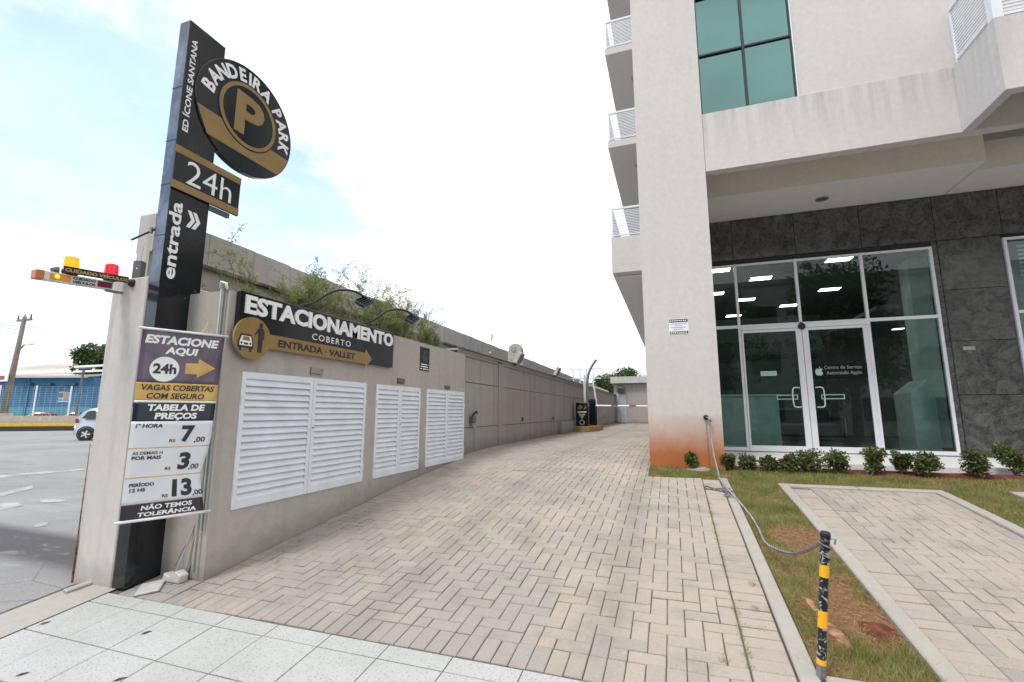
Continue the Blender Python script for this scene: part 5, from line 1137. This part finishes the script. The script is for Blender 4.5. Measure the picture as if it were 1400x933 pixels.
# cars
def hatch(name, label, P0, heading, col, cat_='car', group=None):
    e = thing(name, label, cat_, P0, heading, group); L0, Wd = 3.7, .80
    M_p = plain('car_paint_'+col[0], col[1], .25, .3, var=.03, coat=.6); Mg = plain('car_glass', (.03, .045, .05), .08)
    side = [(-1.60, .28), (-1.66, .55), (-1.66, .85), (-1.62, 1.0), (-1.45, 1.28), (-1.22, 1.45), (-.8, 1.52), (0, 1.51), (.45, 1.40), (.95, 1.02), (1.45, .93), (1.74, .80), (1.82, .55), (1.80, .28)]
    m = MB(); n_ = len(side)
    ringy = [(-1, 0), (-.94, 1), (.94, 1), (1, 0)]
    def yw(x, z): return Wd*(1-.18*max(0, (z-.9)/.6))*(1-.10*max(0, (abs(x)-1.3)/.5)**2)
    for sgn in (-1, 1):
        for (x, z) in side: m.v.append((x, sgn*yw(x, z), z))
    for sgn in (-1, 1):
        for (x, z) in side: m.v.append((x*.985, sgn*(yw(x, z)-.05), z+(.02 if z > 1 else 0)))
    for i in range(n_):
        j = (i+1) % n_; m.f += [(i, j, 2*n_+j, 2*n_+i), (n_+j, n_+i, 3*n_+i, 3*n_+j), (2*n_+i, 2*n_+j, 3*n_+j, 3*n_+i)]
    for sgn, o_ in ((-1, 0), (1, n_)):     # side panels as a strip from sill to roof line
        c0 = len(m.v); m.v += [(x, sgn*yw(x, .28), .28) for x, z in side]
        for i in range(1, n_-2): q = (o_+i, o_+i+1, c0+i+1, c0+i); m.f.append(q if sgn > 0 else q[::-1])
    m.build('body', M_p, e, smooth=True)
    for sgn in (-1, 1):
        def gp_(x, z): return (x, sgn*(yw(x, z)+.006), z)
        for q in (((-1.42, 1.02), (-1.25, 1.34), (-.95, 1.40), (-.95, 1.0)), ((-.90, 1.0), (-.90, 1.41), (-.15, 1.43), (-.15, .98)), ((-.09, .98), (-.09, 1.43), (.38, 1.33), (.80, .98))):
            pts = [gp_(*a) for a in q]; MB().quad(*(pts if sgn > 0 else pts[::-1])).build('side_window', Mg, e)
        for wx in (-1.18, 1.20):
            wh_ = MB().lathe(wx, .29, [(0, sgn*(Wd-.10)), (.29, sgn*(Wd-.10)), (.30, sgn*(Wd-.02)), (.27, sgn*(Wd+.012)), (.19, sgn*(Wd+.012))], 24, 'y').build('wheel', plain('tyre', (.02, .02, .02), .8), e)
            MB().lathe(wx, .29, [(0, sgn*(Wd-.0)), (.05, sgn*(Wd+.008)), (.19, sgn*(Wd-.01)), (.195, sgn*(Wd+.014))], 24, 'y').build('rim', plain('rim_dark', (.12, .12, .12), .4, .5), wh_)
            for a in range(5):
                t_ = 6.283*a/5; MB().tube([(wx, sgn*(Wd+.016), .29), (wx+.18*math.cos(t_), sgn*(Wd+.016), .29+.18*math.sin(t_))], .026, 5).build('spoke', M_alu, wh_)
            MB().lathe(wx, .31, [(.30, sgn*(Wd+.004)), (.355, sgn*(Wd+.004))], 24, 'y').build('wheel_arch', M_blackm, e)
        B(-1.67, -1.55, sgn*(Wd-.10)-.06, sgn*(Wd-.10)+.06, .82, 1.02).build('tail_light', plain('tail_red', (.30, .02, .02), .2), e, bevel=.02)
        B(-.05, .06, sgn*(Wd+.0)-.0, sgn*(Wd+.03)+.0, .86, .89).build('door_handle', M_p, e)
    B(-1.60, -1.40, -.58, .58, 1.05, 1.30).build('rear_window', Mg, e); MB().quad((.48, -.62, 1.405), (.98, -.68, 1.035), (.98, .68, 1.035), (.48, .62, 1.405)).build('windscreen', Mg, e)
    B(-1.70, -1.60, -.7, .7, .30, .52).build('bumper', M_p, e, bevel=.04); B(-1.69, -1.665, -.25, .25, .58, .70).build('number_plate', M_letter, e)
    return e
p = onz(112, 603, -.6); d = Vector((p.x, p.y, 0)).normalized(); fwd = Vector((-d.y*-1*-1, d.x, 0)); fwd = Vector((d.y, -d.x, 0)); fr_ = fwd.copy(); fr_.rotate(Euler((0, 0, -.42))); c = p+fr_*1.18+d*.75+fwd*.42
hatch('parked_car', 'silver hatchback parked beyond the end wall', (c.x, c.y, -.6), math.atan2(fr_.y, fr_.x), ('silver', (.42, .46, .52)))
for (px, lb) in ((54, 'red car behind the mesh fence, left one of two'), (103, 'red car behind the fence just left of the silver hatchback')):
    p = dirp(px, 88); hatch('parked_car', lb, (p.x, p.y, -.85), rz_+math.pi+.1, ('red', (.55, .10, .10)), group='red cars behind the fence')
# utility pole
p = dirp(4, 52); h_ = lambda px, py, q=p: ony(px, py, q.y)
pole = thing('utility_pole', 'leaning concrete utility pole with crossarm and street lamp', 'pole', tuple(p)); top = ony(34, 433, p.y)-p; base = ony(4, 566, p.y)-p
MB().tube([(base.x, 0, 0), tuple(top)], [.24, .13], 10).build('pole', plain('pole_concrete', (.20, .175, .15), .9), pole, smooth=True)
B(top.x-.9, top.x+.9, -.06, .06, top.z-.35, top.z-.2).build('crossarm', M_greym, pole)
for k in (-.8, .0, .8): MB().lathe(top.x+k, 0, [(0, top.z-.2), (.07, top.z-.15), (.04, top.z+.15), (0, top.z+.18)], 8).build('insulator', M_greym, pole)
a_ = ony(22, 485, p.y)-p; b_ = ony(38, 471, p.y)-p; MB().tube([tuple(a_), tuple(a_*.4+b_*.6+Vector((0, 0, .25))), tuple(b_)], .06, 6).build('lamp_arm', M_steel, pole); B(b_.x-.1, b_.x+.6, -.12, .12, b_.z-.08, b_.z+.08).build('lamp_head', M_alu, pole, bevel=.03)
B(base.x-.5, base.x+.45, -.4, .4, .3, 1.25).build('base_block', plain('beige_wall', (.46, .43, .38), .9), pole)
e = thing('hanging_sign', 'small red and white sign panel fixed low on the utility pole', 'sign', (p.x+base.x, p.y-.3, 3.0)); B(-.9, .55, -.03, .03, 0, .55).build('board', M_letter, e); B(-.8, .2, -.04, -.031, .12, .42).build('mark', plain('sign_red', (.35, .05, .06), .6), e)
p = dirp(104, 72); e = thing('lamp_pole', 'thin dark pole with twin lamps in front of the warehouse', 'pole', tuple(p)); MB().tube([(0, 0, 0), (.3, 0, 6.2)], .12, 8).build('pole', M_greym, e); B(-1.2, 2.2, -.1, .1, 6.2, 6.3).build('arm', M_greym, e)
p = dirp(108, 75); e = thing('canopy_frame', 'white horizontal roof beams by the tree beyond the warehouse', 'canopy', (p.x, p.y, 0)); 
for z in (5.4, 6.0): B(-1.9, 5.0, -.15, .15, z, z+.22).build('beam', M_letter, e)
for x in (-1.5, 1.5, 4.5): B(x, x+.12, -.1, .1, 5.6, 6.0).build('strut', M_letter, e)
# overhead wires
m = MB()
for k, (ya, yb) in enumerate(((436, 462), (438, 474), (441, 482), (444, 492))):
    a = dirp(-120, 56); b = dirp(330, 140); za = ony(-120, ya, a.y).z; zb2 = ony(330, yb, b.y).z; pts = []
    for i in range(21): t_ = i/20; q = a.lerp(b, t_); pts.append((q.x, q.y, za+(zb2-za)*t_-3.0*4*t_*(1-t_)*.35))
    m.tube(pts, .018, 4, False)
o = m.build('overhead_wires', M_greym); o['kind'] = 'stuff'
# trees
def tree(lab, P0, h, clumps, n, s0, s1, cat_='tree'):
    e = thing('leafy_tree', lab, cat_, tuple(P0)); MB().tube([(0, 0, 0), (.1, 0, h*.35), (0, .1, h*.7)], [.35, .25, .12], 8).build('trunk', M_bark, e, smooth=True)
    br = MB()
    for c in clumps[:10]: br.tube([(0, 0, h*.35), (c[0]*.5, c[1]*.5, (h*.35+c[2])*.5), (c[0], c[1], c[2])], [.14, .08, .03], 5, False)
    br.build('limbs', M_bark, e); crown(e, M_tree, clumps, n, s0, s1); return e
p = dirp(130, 92); random.seed(21)
cl = [(U(-2.1, 2.1), U(-2, 2), 0, U(.7, 1.3)) for _ in range(30)]; cl = [(x, y, 3.9+(8.4-abs(x)*1.2)*U(.05, 1.0), r) for x, y, z, r in cl]
tree('bushy green tree at the right end of the blue warehouse', p, 9, cl, 9000, .28, .55)
# wooded hump beyond the far building, seen as one mass of crowns
for k, (x, y, s_, lb) in enumerate(((-8.4, 62, 1.0, 'left crown of the round trees above the far building'), (-5.6, 64, 1.18, 'highest middle crown of the trees above the far building'), (-2.6, 62, .95, 'right crown of the trees above the far building'), (.6, 66, .9, 'crown behind the pillar side of the far trees'))):
    cl = [(U(-2.2, 2.2), U(-1.6, 1.6), 0, U(.7, 1.15)) for _ in range(30)]; cl = [(a, b, 5.0*s_*(1-.05*a*a)*U(.55, 1)+.3, r) for a, b, c_, r in cl]
    tree(lb, (x, y, -.2), 5, cl, 9000, .16, .34)
p = dirp(-200, 130)

random.seed(5)
for k, (x, y, lb) in enumerate(((-3.5, -17, 'street tree behind the viewer, reflected in the left upper shop panes'), (3.2, -19, 'street tree behind the viewer, reflected in the middle shop panes'), (11.5, -18, 'street tree behind the viewer, reflected in the right shop panes'))):
    cl = [(U(-2.6, 2.6), U(-2.2, 2.2), U(3.6, 11.5), U(1.0, 1.6)) for _ in range(34)]
    tree(lb, (x, y, -1.2), 10, cl, 8000, .18, .38)
e = thing('street_building', 'pale three-storey building across the street, reflected in the shop glass', 'building', (-14, -34, -1.2))
B(0, 44, 0, 8, 0, 13).build('wall', M_wallW, e); B(-.3, 44.3, -.1, 8.3, 13, 13.4).build('cornice', M_conc, e)
for i in range(11):
    for j in range(3): B(1.2+3.9*i, 3.4+3.9*i, 8.002, 8.06, 1.2+4*j, 3.1+4*j).build('window', M_dark, e)
